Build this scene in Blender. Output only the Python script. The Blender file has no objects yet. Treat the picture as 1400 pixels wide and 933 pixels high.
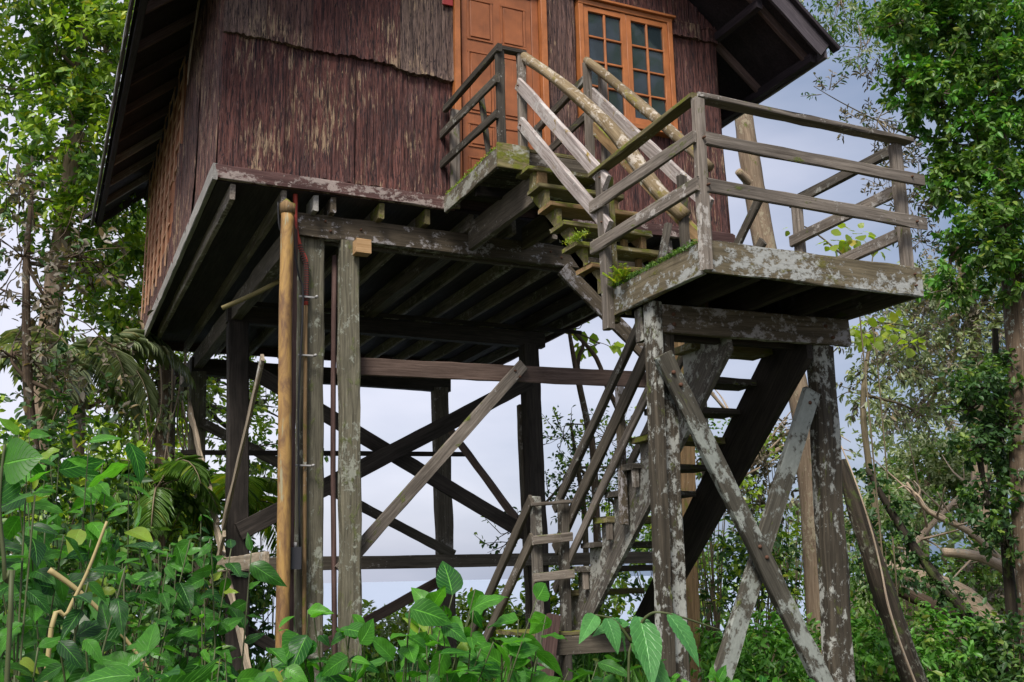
import bpy, math, random
import numpy as np
from mathutils import Vector, Matrix, noise

SC = bpy.context.scene
COL = SC.collection
rng = np.random.default_rng(7)
random.seed(7)
R = math.radians

# ------------------------------------------------------------------ camera
def cam_axes(yaw, pitch, roll):
    y, p, r = map(math.radians, (yaw, pitch, roll))
    f = Vector((-math.sin(y)*math.cos(p), math.cos(y)*math.cos(p), math.sin(p)))
    rt = Vector((math.cos(y), math.sin(y), 0)); up = rt.cross(f)
    return rt*math.cos(r)+up*math.sin(r), -rt*math.sin(r)+up*math.cos(r), f
cd = bpy.data.cameras.new('camera'); cam = bpy.data.objects.new('camera', cd); COL.objects.link(cam)
rt, up, fw = cam_axes(-24.404, 12.691, -1.273)
cam.matrix_world = Matrix(((rt.x, up.x, -fw.x, 0), (rt.y, up.y, -fw.y, 0), (rt.z, up.z, -fw.z, 0), (0, 0, 0, 1)))
cd.sensor_width = 36; cd.lens = 36*1442.5/1400; cd.clip_start = 0.05; cd.clip_end = 60000
SC.camera = cam

# ------------------------------------------------------------------ world, sun, exposure
W = bpy.data.worlds.new('World'); SC.world = W; W.use_nodes = True
wn = W.node_tree; wn.nodes.clear()
SUN_EL, SUN_AZ = 50, 222          # azimuth clockwise from +Y
sky = wn.nodes.new('ShaderNodeTexSky'); sky.sky_type = 'NISHITA'; sky.sun_disc = False
sky.sun_elevation = R(SUN_EL); sky.sun_rotation = R(SUN_AZ); sky.dust_density = 2.0; sky.altitude = 20
tc = wn.nodes.new('ShaderNodeTexCoord'); mp = wn.nodes.new('ShaderNodeMapping'); mp.inputs['Scale'].default_value = (1, 1, 3)
nz = wn.nodes.new('ShaderNodeTexNoise'); nz.inputs['Scale'].default_value = 1.6; nz.inputs['Detail'].default_value = 6
cr = wn.nodes.new('ShaderNodeValToRGB'); cr.color_ramp.elements[0].position = .3; cr.color_ramp.elements[1].position = .75
cr.color_ramp.elements[0].color = (1.05, 1.55, 2.5, 1); cr.color_ramp.elements[1].color = (5.3, 5.25, 6.0, 1)
mx = wn.nodes.new('ShaderNodeMix'); mx.data_type = 'RGBA'; mx.inputs[0].default_value = .85
bg = wn.nodes.new('ShaderNodeBackground'); bg.inputs['Strength'].default_value = .052
wo = wn.nodes.new('ShaderNodeOutputWorld')
L = wn.links.new
L(tc.outputs['Generated'], mp.inputs[0]); L(mp.outputs[0], nz.inputs[0]); sxyz = wn.nodes.new('ShaderNodeSeparateXYZ'); L(tc.outputs['Generated'], sxyz.inputs[0])
ma = wn.nodes.new('ShaderNodeMath'); ma.operation = 'MULTIPLY_ADD'; ma.inputs[1].default_value = -.55; ma.inputs[2].default_value = .24     # cloud thins out towards the east
mb = wn.nodes.new('ShaderNodeMath'); mb.operation = 'ADD'
L(sxyz.outputs[0], ma.inputs[0]); L(nz.outputs[0], mb.inputs[0]); L(ma.outputs[0], mb.inputs[1]); L(mb.outputs[0], cr.inputs[0])
L(sky.outputs[0], mx.inputs[6]); L(cr.outputs[0], mx.inputs[7]); L(mx.outputs[2], bg.inputs[0]); L(bg.outputs[0], wo.inputs[0])
sl = bpy.data.lights.new('sun', 'SUN'); sl.energy = 1.5; sl.angle = R(20); sl.color = (1, .95, .88)
so = bpy.data.objects.new('sun', sl); COL.objects.link(so)
az, el = R(SUN_AZ), R(SUN_EL)
so.rotation_euler = Vector((math.sin(az)*math.cos(el), math.cos(az)*math.cos(el), math.sin(el))).to_track_quat('Z', 'Y').to_euler()
SC.view_settings.view_transform = 'Standard'; SC.view_settings.look = 'None'
SC.view_settings.exposure = 1.75; SC.view_settings.gamma = 1
SC.render.engine = 'CYCLES'
SC.cycles.use_denoising = True
SC.cycles.max_bounces = 6; SC.cycles.transparent_max_bounces = 6; SC.cycles.diffuse_bounces = 4

# ------------------------------------------------------------------ material helpers
class NT:
    def __init__(s, name):
        s.m = bpy.data.materials.new(name); s.m.use_nodes = True; s.t = s.m.node_tree; s.t.nodes.clear()
        s.out = s.n('OutputMaterial'); s.bs = s.n('BsdfPrincipled'); s.l(s.bs.outputs[0], s.out.inputs[0])
    def n(s, k, **kw):
        x = s.t.nodes.new('ShaderNode'+k)
        for a, b in kw.items(): setattr(x, a, b)
        return x
    def l(s, a, b): s.t.links.new(a, b)
    def attr(s, name, kind='GEOMETRY'):
        x = s.n('Attribute'); x.attribute_name = name; x.attribute_type = kind; return x
    def mapv(s, v, sc, off=(0, 0, 0)):
        x = s.n('Mapping'); x.inputs['Scale'].default_value = sc; x.inputs['Location'].default_value = off; s.l(v, x.inputs[0]); return x.outputs[0]
    def noise(s, v, scale=1, detail=4, rough=.55, dist=0):
        x = s.n('TexNoise'); x.inputs['Scale'].default_value = scale; x.inputs['Detail'].default_value = detail
        x.inputs['Roughness'].default_value = rough; x.inputs['Distortion'].default_value = dist; s.l(v, x.inputs[0]); return x.outputs[0]
    def ramp(s, f, a, b, ca=(0, 0, 0, 1), cb=(1, 1, 1, 1)):
        x = s.n('ValToRGB'); e = x.color_ramp.elements; e[0].position = a; e[1].position = b; e[0].color = ca; e[1].color = cb
        s.l(f, x.inputs[0]); return x.outputs[0]
    def mix(s, f, a, b, mode='MIX'):
        x = s.n('Mix'); x.data_type = 'RGBA'; x.blend_type = mode
        for v, i in ((f, 0), (a, 6), (b, 7)):
            if hasattr(v, 'links') or hasattr(v, 'is_linked'): s.l(v, x.inputs[i])
            elif i == 0: x.inputs[0].default_value = v
            else: x.inputs[i].default_value = (*v[:3], 1)
        return x.outputs[2]
    def math(s, op, a, b=0.0, clamp=False):
        x = s.n('Math'); x.operation = op; x.use_clamp = clamp
        for v, i in ((a, 0), (b, 1)):
            if isinstance(v, (int, float)): x.inputs[i].default_value = v
            else: s.l(v, x.inputs[i])
        return x.outputs[0]
    def bump(s, h, strength=.5, dist=.01, prev=None):
        x = s.n('Bump'); x.inputs['Strength'].default_value = strength; x.inputs['Distance'].default_value = dist
        s.l(h, x.inputs['Height'])
        if prev is not None: s.l(prev, x.inputs['Normal'])
        return x.outputs[0]

def wood(name, c0, c1, lichen=0.0, lcol=(.42, .46, .40), moss=0.0, mcol=(.09, .11, .02), stain=.4, rough=.85, topmoss=0.0, lsc=16):
    k = NT(name); v = k.attr('loc').outputs['Vector']
    g = k.noise(k.mapv(v, (2.5, 55, 55)), 1, 6, .65, .3)
    g2 = k.noise(k.mapv(v, (9, 190, 190)), 1, 3, .6)
    p = k.noise(k.mapv(v, (1.3, 5, 5)), 1, 4, .6, .5)
    col = k.mix(k.ramp(g, .34, .68), c0, c1)
    col = k.mix(k.math('MULTIPLY', k.ramp(p, .42, .66), stain), col, tuple(x*.35 for x in c0))
    col = k.mix(k.math('MULTIPLY', k.ramp(g2, .55, .75), .45), col, tuple(x*.4 for x in c0))
    oi = k.n('ObjectInfo')
    hv = k.n('HueSaturation'); k.l(col, hv.inputs['Color']); k.l(k.math('ADD', k.math('MULTIPLY', oi.outputs['Random'], .45), .78), hv.inputs['Value'])
    col = hv.outputs[0]
    h = k.math('ADD', k.math('MULTIPLY', g, .7), k.math('MULTIPLY', g2, .3))
    if lichen > 0:
        a = k.noise(k.mapv(v, (lsc*.75, lsc, lsc)), 1, 9, .74, .15)
        b = k.noise(k.mapv(v, (1.6, 4, 4), (7, 3, 1)), 1, 3, .5)
        s_ = k.math('ADD', k.math('ADD', k.math('MULTIPLY', a, .72), k.math('MULTIPLY', b, .4)), k.math('MULTIPLY', k.math('SUBTRACT', oi.outputs['Random'], .6), .05))
        th = .645-.13*lichen
        f = k.math('MULTIPLY', k.ramp(s_, th, th+.045), .9)
        lc = k.mix(k.noise(k.mapv(v, (30, 60, 60)), 1, 4), tuple(x*.65 for x in lcol), tuple(x*1.15 for x in lcol))
        col = k.mix(f, col, lc); h = k.math('ADD', h, k.math('MULTIPLY', f, .35))
    if moss > 0 or topmoss > 0:
        a = k.noise(k.mapv(v, (5, 9, 9), (3, 8, 2)), 1, 7, .7, .4)
        if topmoss > 0:
            geo = k.n('NewGeometry'); sx = k.n('SeparateXYZ'); k.l(geo.outputs['Normal'], sx.inputs[0])
            a = k.math('ADD', a, k.math('MULTIPLY', sx.outputs[2], .18*topmoss))
        f = k.ramp(a, .62-.16*moss, .70-.16*moss)
        mc = k.mix(k.noise(k.mapv(v, (40, 70, 70)), 1, 5), tuple(x*.45 for x in mcol), tuple(x*1.5 for x in mcol))
        col = k.mix(f, col, mc); h = k.math('ADD', h, k.math('MULTIPLY', f, .5))
    k.l(col, k.bs.inputs['Base Color']); k.bs.inputs['Roughness'].default_value = rough
    k.bs.inputs['Specular IOR Level'].default_value = .25
    k.l(k.bump(h, .8, .006), k.bs.inputs['Normal'])
    return k.m

M = {}
M['rail'] = wood('rail_wood', (.095, .078, .062), (.28, .24, .20), .12, (.45, .42, .38), .15, stain=.5, topmoss=.5)
M['rail_pale'] = wood('pale_rail_wood', (.19, .155, .14), (.46, .41, .38), .15, (.5, .47, .44), .1, (.22, .15, .03), stain=.3)
M['rail_dark'] = wood('dark_rail_wood', (.035, .03, .024), (.115, .10, .08), .15, (.3, .3, .27), .1, topmoss=.5)
M['log'] = wood('mottled_log_bark', (.17, .12, .06), (.36, .28, .17), .62, (.5, .44, .36), .3, (.2, .17, .03))
M['beam'] = wood('shade_toned_beam_wood', (.022, .018, .015), (.062, .05, .042), .0, stain=.6)  # brown timber darkened: the shade under the house is in the colour
M['beam_grey'] = wood('grey_brown_beam_wood', (.055, .045, .033), (.14, .118, .09), .12, (.34, .31, .28))
M['beam_lichen'] = wood('beam_with_grey_lichen', (.055, .043, .028), (.145, .115, .08), .5, (.38, .355, .35))
M['post_green'] = wood('olive_green_post_wood', (.06, .054, .038), (.18, .165, .115), .3, (.30, .31, .25), .3, (.11, .12, .05))
M['post_lichen'] = wood('post_with_white_lichen', (.028, .023, .016), (.085, .07, .05), .55, (.38, .385, .345), .12, lsc=17)
M['brace_lichen'] = wood('brace_with_pale_lichen', (.045, .04, .03), (.12, .11, .085), .8, (.30, .32, .285), .05, lsc=11)
M['deck_lichen'] = wood('deck_board_with_round_lichen', (.065, .052, .03), (.17, .14, .09), .45, (.37, .38, .36), .25, (.12, .11, .03), topmoss=.6)
M['mossy'] = wood('moss_covered_wood', (.09, .075, .035), (.22, .185, .09), .15, (.36, .36, .3), .75, (.13, .14, .02), topmoss=1)
M['edge_moss'] = wood('board_with_moss_on_top', (.06, .05, .035), (.17, .145, .105), .4, (.33, .33, .29), .3, (.14, .15, .02), topmoss=1.5)
M['ochre'] = wood('ochre_brown_wood', (.16, .10, .045), (.34, .22, .11), .1, (.4, .4, .33), .35, (.14, .15, .02), topmoss=1)
M['redwood'] = wood('reddish_brown_wood', (.085, .055, .042), (.18, .125, .10), 0, stain=.3)
M['dark_red'] = wood('dark_red_brown_wood', (.055, .032, .028), (.13, .08, .068), 0, stain=.4)
M['tan'] = wood('split_tan_wood', (.22, .17, .115), (.46, .38, .28), .1, (.5, .48, .42))
M['rim'] = wood('grey_rim_board', (.25, .235, .21), (.42, .40, .37), .1, (.5, .5, .47))
M['rim_front'] = wood('peeling_maroon_board', (.045, .022, .02), (.12, .065, .058), .52, (.34, .28, .25))
M['stringer'] = wood('flaking_grey_stringer', (.04, .035, .03), (.16, .14, .115), .45, (.34, .34, .3), .1)
M['roof'] = wood('shade_toned_roof_boards', (.018, .014, .017), (.045, .034, .04), 0)  # near-black tone paints in the shade of the undersides
M['rafter'] = wood('rafter_wood', (.08, .05, .045), (.19, .13, .115), 0)
M['fascia'] = wood('grey_fascia', (.06, .05, .058), (.13, .11, .12), 0)
M['orange_wood'] = wood('warm_orange_boards', (.28, .10, .04), (.48, .20, .09), 0, stain=.25)
M['orange_light'] = wood('pale_orange_batten', (.36, .20, .115), (.56, .36, .24), 0, stain=.1)
M['fresh'] = wood('fresh_cut_ochre_block', (.30, .18, .08), (.46, .30, .16), 0, stain=.1)
M['bamboo'] = wood('yellow_bamboo', (.28, .22, .09), (.42, .36, .17), .1)
M['bark_grey'] = wood('pale_brown_bark', (.17, .12, .08), (.34, .26, .18), .35, (.34, .29, .2), .15)
M['bark_dark'] = wood('dark_mossy_bark', (.018, .015, .010), (.065, .05, .035), .2, (.2, .2, .15), .4, (.06, .08, .02))
M['bark_tan'] = wood('bare_tan_dead_wood', (.26, .19, .13), (.50, .40, .29), .2, (.4, .38, .33), .1)
M['bark_brown'] = wood('reddish_brown_bark', (.06, .042, .028), (.17, .12, .08), .2)
M['twig'] = wood('thin_twig_bark', (.10, .08, .05), (.22, .18, .11), 0)

def paint(name, c, rough=.5, var=.25, spec=.4, bumps=.15):
    k = NT(name); v = k.attr('loc').outputs['Vector']
    p = k.noise(k.mapv(v, (4, 4, 4)), 1, 6, .65); g = k.noise(k.mapv(v, (3, 90, 90)), 1, 4, .6)
    col = k.mix(k.math('MULTIPLY', k.ramp(p, .35, .7), var*2), c, tuple(x*.55 for x in c))
    col = k.mix(k.math('MULTIPLY', k.ramp(g, .6, .75), var), col, tuple(min(1, x*1.5) for x in c))
    k.l(col, k.bs.inputs['Base Color']); k.bs.inputs['Roughness'].default_value = rough; k.bs.inputs['Specular IOR Level'].default_value = spec
    k.l(k.bump(g, bumps, .004), k.bs.inputs['Normal']); return k.m
M['door'] = paint('orange_brown_door_varnish', (.32, .105, .035), .5, .45)
M['frame'] = paint('orange_window_frame_paint', (.42, .145, .045), .45, .45)
M['red'] = paint('faded_red_paint', (.30, .03, .025), .5)
M['black'] = paint('black_rubber', (.02, .02, .022), .5)
M['grey_box'] = paint('dark_grey_plastic', (.035, .035, .04), .45)
M['conduit'] = paint('faded_red_conduit', (.45, .06, .04), .6)
M['steel'] = paint('dull_metal', (.35, .34, .33), .4)
M['white_plastic'] = paint('dirty_white_plastic', (.55, .52, .45), .5)

def rust():
    k = NT('rusty_orange_pipe_paint'); v = k.attr('loc').outputs['Vector']
    a = k.noise(k.mapv(v, (3, 10, 10)), 1, 8, .7, .6); b = k.noise(k.mapv(v, (1.2, 8, 8), (4, 1, 2)), 1, 5, .7)
    col = k.mix(k.ramp(a, .4, .62), (.36, .21, .06), (.13, .065, .028))
    col = k.mix(k.ramp(b, .62, .66), col, (.27, .24, .14))
    k.l(col, k.bs.inputs['Base Color']); k.bs.inputs['Roughness'].default_value = .7
    k.l(k.bump(a, .4, .004), k.bs.inputs['Normal']); return k.m
M['rust'] = rust()

def bark_wall():
    k = NT('tree_bark_wall_sheet'); v = k.attr('loc').outputs['Vector']; t = k.attr('tint').outputs['Fac']
    g = k.noise(k.mapv(v, (34, 34, 2.2)), 1, 7, .68, .8)
    g2 = k.noise(k.mapv(v, (110, 110, 9)), 1, 4, .65, .5)
    big = k.noise(k.mapv(v, (2.4, 2.4, .9)), 1, 4, .6)
    base = k.mix(k.ramp(g, .34, .62), (.030, .011, .010), (.165, .062, .048))
    tan = k.mix(k.ramp(g, .34, .66), (.055, .036, .028), (.25, .18, .14))
    col = k.mix(t, base, tan)
    col = k.mix(k.math('MULTIPLY', k.ramp(big, .45, .72), .5), col, (.065, .035, .034))
    st = k.noise(k.mapv(v, (42, 42, 4.5), (5, 5, 9)), 1, 6, .72, .4)
    pat = k.noise(k.mapv(v, (3.2, 3.2, 1.5), (2, 9, 1)), 1, 3, .5)
    f = k.ramp(k.math('ADD', k.math('MULTIPLY', st, .7), k.math('MULTIPLY', pat, .4)), .60, .66)
    col = k.mix(k.math('MULTIPLY', f, .85), col, (.40, .285, .175))
    fine = k.noise(k.mapv(v, (150, 150, 7), (1, 2, 3)), 1, 5, .7, .3)
    col = k.mix(k.math('MULTIPLY', k.ramp(fine, .55, .72), .55), col, (.30, .21, .21))
    col = k.mix(k.ramp(g2, .54, .62), col, (.010, .006, .009))
    crk = k.noise(k.mapv(v, (60, 60, 2.5), (8, 2, 3)), 1, 4, .6, .6)
    col = k.mix(k.math('MULTIPLY', k.ramp(crk, .57, .63), .85), col, (.008, .005, .008))
    k.l(col, k.bs.inputs['Base Color']); k.bs.inputs['Roughness'].default_value = .8; k.bs.inputs['Specular IOR Level'].default_value = .3
    h = k.math('ADD', k.math('MULTIPLY', g, .6), k.math('MULTIPLY', k.math('ADD', g2, crk), -.5))
    k.l(k.bump(h, 1.0, .03), k.bs.inputs['Normal']); return k.m
M['bark_wall'] = bark_wall()

def glass():
    k = NT('dark_window_glass'); k.bs.inputs['Base Color'].default_value = (.02, .03, .034, 1)
    k.bs.inputs['Roughness'].default_value = .06; k.bs.inputs['Specular IOR Level'].default_value = .9
    v = k.attr('loc').outputs['Vector']; k.l(k.bump(k.noise(v, 2.5, 2), .12, .02), k.bs.inputs['Normal']); return k.m
M['glass'] = glass()

def leafmat(name, a, b, c=None, trans=.4, rough=.42, veins=False, spec=.45):
    k = NT(name); r = k.attr('rnd').outputs['Fac']
    col = k.mix(r, a, b)
    if c is not None: col = k.mix(k.ramp(r, .90, .93), col, c)
    geo = k.n('NewGeometry'); col = k.mix(k.math('MULTIPLY', geo.outputs['Backfacing'], .4), col, tuple(min(1, x*1.5+.02) for x in b))
    if veins:
        uv = k.n('UVMap'); sx = k.n('SeparateXYZ'); k.l(uv.outputs[0], sx.inputs[0])
        across = k.math('ABSOLUTE', k.math('SUBTRACT', sx.outputs[1], .5))
        w = k.math('FRACT', k.math('SUBTRACT', k.math('MULTIPLY', sx.outputs[0], 9.0), k.math('MULTIPLY', across, 5.0)))
        sv = k.ramp(k.math('ABSOLUTE', k.math('SUBTRACT', w, .5)), .40, .49)
        mid = k.ramp(across, .012, .03, (1, 1, 1, 1), (0, 0, 0, 1))
        vv = k.math('MAXIMUM', k.math('MULTIPLY', sv, .35), k.math('MULTIPLY', mid, .7))
        col = k.mix(vv, col, tuple(min(1, x*1.8+.03) for x in b))
        k.l(k.bump(k.math('MULTIPLY', vv, -1.0), .5, .004), k.bs.inputs['Normal'])
        geo_p = k.noise(geo.outputs['Position'], 38, 6, .7)
        col = k.mix(k.math('MULTIPLY', k.ramp(geo_p, .45, .75), .55), col, tuple(x*.45 for x in a))
        edge = k.math('ADD', k.math('MULTIPLY', k.math('MAXIMUM', sx.outputs[0], k.math('MULTIPLY', across, 2.0)), .6), k.math('MULTIPLY', geo_p, .8))
        col = k.mix(k.math('MULTIPLY', k.ramp(edge, 1.0, 1.03), k.ramp(r, .55, .6)), col, (.17, .12, .04))
        yel = k.ramp(r, .97, .98); col = k.mix(k.math('MULTIPLY', yel, .5), col, (.30, .30, .04))
        k.l(k.math('ADD', k.math('MULTIPLY', geo_p, .5), .12), k.bs.inputs['Roughness'])
    k.l(col, k.bs.inputs['Base Color']); k.bs.inputs['Roughness'].default_value = rough; k.bs.inputs['Specular IOR Level'].default_value = spec
    tr = k.n('BsdfTranslucent'); k.l(k.mix(1.0, col, (1.35, 1.5, .6), 'MULTIPLY'), tr.inputs[0])
    ms = k.n('MixShader'); ms.inputs[0].default_value = trans; k.l(k.bs.outputs[0], ms.inputs[1]); k.l(tr.outputs[0], ms.inputs[2]); k.l(ms.outputs[0], k.out.inputs[0])
    return k.m
M['lf_bright'] = leafmat('bright_green_leaves', (.07, .17, .012), (.27, .38, .025), (.45, .44, .04))
M['lf_fresh'] = leafmat('fresh_green_leaves', (.025, .10, .012), (.10, .27, .03), (.2, .33, .04))
M['lf_mid'] = leafmat('mid_green_leaves', (.03, .085, .018), (.12, .22, .035), (.24, .28, .05))
M['lf_dark'] = leafmat('dark_green_leaves', (.018, .05, .018), (.05, .115, .03), (.09, .17, .04))
M['lf_pale'] = leafmat('pale_grey_green_leaves', (.11, .15, .07), (.27, .31, .17), (.34, .32, .17))  # haze over the far trees is painted in as this paleness
M['lf_brown'] = leafmat('brownish_purple_leaves', (.06, .055, .045), (.17, .145, .105), (.28, .20, .10), trans=.25)
M['lf_yellow'] = leafmat('yellow_green_broad_leaves', (.13, .20, .02), (.30, .38, .04), (.42, .34, .05), trans=.5)
M['fg'] = leafmat('glossy_shrub_leaves', (.007, .042, .008), (.06, .215, .018), None, trans=.3, rough=.4, veins=True, spec=.3)
M['fg_light'] = leafmat('light_green_vine_leaves', (.014, .09, .012), (.10, .32, .025), None, trans=.4, rough=.4, veins=True, spec=.3)
M['fg_rib'] = leafmat('ribbed_green_leaves', (.05, .19, .05), (.10, .29, .07), None, trans=.3, rough=.4, veins=True)
M['fg_dead'] = leafmat('grey_withered_leaf', (.22, .25, .18), (.33, .36, .26), None, trans=.2, veins=True)
M['stem'] = paint('green_brown_stem', (.07, .085, .03), .6)
M['stem_dry'] = paint('dry_yellow_stem', (.38, .30, .13), .6)

def ground_mat():
    k = NT('leaf_litter_ground'); geo = k.n('NewGeometry'); v = geo.outputs['Position']
    a = k.noise(v, 1.2, 8, .7); b = k.noise(v, 14, 6, .7)
    col = k.mix(k.ramp(b, .35, .7), (.045, .034, .02), (.12, .09, .05)); col = k.mix(k.ramp(a, .45, .6), col, (.035, .06, .018))
    k.l(col, k.bs.inputs['Base Color']); k.bs.inputs['Roughness'].default_value = .95; k.l(k.bump(b, 1, .05), k.bs.inputs['Normal']); return k.m
M['ground'] = ground_mat()
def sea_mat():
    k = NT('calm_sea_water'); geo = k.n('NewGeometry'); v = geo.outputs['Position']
    k.bs.inputs['Base Color'].default_value = (.30, .36, .45, 1); k.bs.inputs['Roughness'].default_value = .35; k.bs.inputs['IOR'].default_value = 1.33  # base colour paled to stand in for haze over the water
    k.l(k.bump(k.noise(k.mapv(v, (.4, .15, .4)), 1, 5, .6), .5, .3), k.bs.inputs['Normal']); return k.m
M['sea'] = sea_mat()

# ------------------------------------------------------------------ object helpers
def mk(name, V, F, mat, parent=None, loc=None, rnd=None, tint=None, uv=None, smooth=False):
    me = bpy.data.meshes.new(name)
    V = np.asarray(V, dtype=np.float32)
    if isinstance(F, np.ndarray):
        n, kk = F.shape
        me.vertices.add(len(V)); me.vertices.foreach_set('co', V.ravel())
        me.loops.add(n*kk); me.loops.foreach_set('vertex_index', F.ravel().astype(np.int32))
        me.polygons.add(n); me.polygons.foreach_set('loop_start', np.arange(0, n*kk, kk, dtype=np.int32))
        me.update(calc_edges=True)
    else:
        me.from_pydata([tuple(map(float, v)) for v in V], [], F); me.update()
    a = me.attributes.new('loc', 'FLOAT_VECTOR', 'POINT')
    LV = V if loc is None else np.asarray(loc, dtype=np.float32)
    if rnd is None or loc is not None: a.data.foreach_set('vector', np.ascontiguousarray(LV, dtype=np.float32).ravel())
    if rnd is not None:
        b = me.attributes.new('rnd', 'FLOAT', 'FACE'); b.data.foreach_set('value', np.asarray(rnd, dtype=np.float32))
    if tint is not None:
        b = me.attributes.new('tint', 'FLOAT', 'POINT'); b.data.foreach_set('value', np.asarray(tint, dtype=np.float32))
    if uv is not None:
        ul = me.uv_layers.new(name='UVMap'); ul.data.foreach_set('uv', np.asarray(uv, dtype=np.float32).ravel())
    if smooth: me.polygons.foreach_set('use_smooth', np.ones(len(me.polygons), dtype=bool))
    me.materials.append(mat)
    o = bpy.data.objects.new(name, me); COL.objects.link(o)
    if parent is not None:
        o.parent = parent
        o.matrix_parent_inverse = parent.matrix_world.inverted() if parent.type != 'EMPTY' else Matrix.Translation(-parent.location)
    return o

def tag(o, label=None, cat=None, group=None, kind=None):
    if label: o['label'] = label
    if cat: o['category'] = cat
    if group: o['group'] = group
    if kind: o['kind'] = kind
    return o
def thing(name, label, cat, at, group=None):
    o = bpy.data.objects.new(name, None); COL.objects.link(o); o.location = at; o.empty_display_size = .2
    return tag(o, label, cat, group)

def beam(name, mat, parent, p0, p1, w, h, side=(0, 1, 0), jit=.004, ch=.006, bow=0.0, taper=1.0, label=None):
    """squared timber from p0 to p1; w across SIDE, h across the third axis; edges chamfered, slightly uneven"""
    p0, p1 = Vector(p0), Vector(p1); ax = (p1-p0); Ln = ax.length; ax = ax.normalized()
    s = Vector(side); s = (s-ax*s.dot(ax))
    if s.length < 1e-4: s = Vector((1, 0, 0)); s = s-ax*s.dot(ax)
    s.normalize(); t = ax.cross(s)
    n = max(2, int(Ln/.14)); ch = min(ch, w*.2, h*.2)
    off = Vector(rng.uniform(-50, 50, 3)); sd = float(rng.uniform(0, 99))
    V, LC = [], []
    prof = [(-w/2+ch, -h/2), (w/2-ch, -h/2), (w/2, -h/2+ch), (w/2, h/2-ch), (w/2-ch, h/2), (-w/2+ch, h/2), (-w/2, h/2-ch), (-w/2, -h/2+ch)]
    for i in range(n+1):
        u = i/n; k = 1+(taper-1)*u; bw = bow*math.sin(math.pi*u)
        for q, (a, b) in enumerate(prof):
            j1 = noise.noise(Vector((u*Ln*2.2, q//2*3.1, sd)))*jit*1.6; j2 = noise.noise(Vector((u*Ln*7, q*2.3, sd+9)))*jit
            e = (rng.uniform(-.006, .006) if i in (0, n) else 0)
            V.append(p0+ax*(Ln*u+e)+s*(a*k+j1+j2)+t*(b*k+j1*.7-j2+bw)); LC.append((u*Ln+off.x, a+off.y, b+off.z))
    F = []
    for i in range(n):
        for q in range(8):
            r = (q+1) % 8; F.append((i*8+q, i*8+r, (i+1)*8+r, (i+1)*8+q))
    F.append(tuple(range(7, -1, -1))); F.append(tuple(n*8+q for q in range(8)))
    o = mk(name, V, F, mat, parent, loc=LC)
    if label: o['label'] = label
    return o

def tube_arrays(pts, rad, sides=10, wob=.06, sub=1, seed=0.):
    pts = [Vector(p) for p in pts]
    rad = list(rad) if hasattr(rad, '__len__') else [rad]*len(pts)
    if len(rad) != len(pts):
        rad = [rad[0]+(rad[-1]-rad[0])*i/(len(pts)-1) for i in range(len(pts))]
    if sub > 1 and len(pts) > 2:      # catmull-rom
        P2, R2 = [], []
        for i in range(len(pts)-1):
            a, b, c, d = pts[max(0, i-1)], pts[i], pts[i+1], pts[min(len(pts)-1, i+2)]
            for k in range(sub):
                u = k/sub
                P2.append(.5*((2*b)+(c-a)*u+(2*a-5*b+4*c-d)*u*u+(-a+3*b-3*c+d)*u**3)); R2.append(rad[i]*(1-u)+rad[i+1]*u)
        P2.append(pts[-1]); R2.append(rad[-1]); pts, rad = P2, R2
    V, LC, F = [], [], []; n = len(pts); l = 0; prev = None
    for i, p in enumerate(pts):
        t = (pts[min(n-1, i+1)]-pts[max(0, i-1)]).normalized()
        if prev is None: s = t.cross(Vector((.3, 1, .2))).normalized()
        else: s = (prev-t*prev.dot(t)).normalized()
        prev = s; b = t.cross(s)
        if i: l += (p-pts[i-1]).length
        for q in range(sides):
            a = 2*math.pi*q/sides; r = rad[i]*(1+wob*2*noise.noise(Vector((math.cos(a)*1.3+seed, math.sin(a)*1.3, l*2.2))))
            V.append(p+(s*math.cos(a)+b*math.sin(a))*r); LC.append((l+seed, math.cos(a)*rad[i], math.sin(a)*rad[i]))
    for i in range(n-1):
        for q in range(sides):
            r = (q+1) % sides; F.append((i*sides+q, i*sides+r, (i+1)*sides+r, (i+1)*sides+q))
    F.append(tuple(range(sides-1, -1, -1))); F.append(tuple((n-1)*sides+q for q in range(sides)))
    return V, F, LC
def tube(name, mat, parent, pts, rad, sides=12, wob=.06, sub=1):
    V, F, LC = tube_arrays(pts, rad, sides, wob, sub, float(rng.uniform(0, 60)))
    return mk(name, V, F, mat, parent, loc=LC, smooth=True)
def tubes(name, mat, parent, lst):
    """the limbs of ONE tree or the stems of ONE plant as one mesh"""
    V, F, LC = [], [], []
    for (pts, rad, sides, sub) in lst:
        v, f, l = tube_arrays(pts, rad, sides, .08, sub, float(rng.uniform(0, 60)))
        o = len(V); V += v; LC += l; F += [tuple(i+o for i in q) for q in f]
    return mk(name, V, F, mat, parent, loc=LC, smooth=True)
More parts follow.
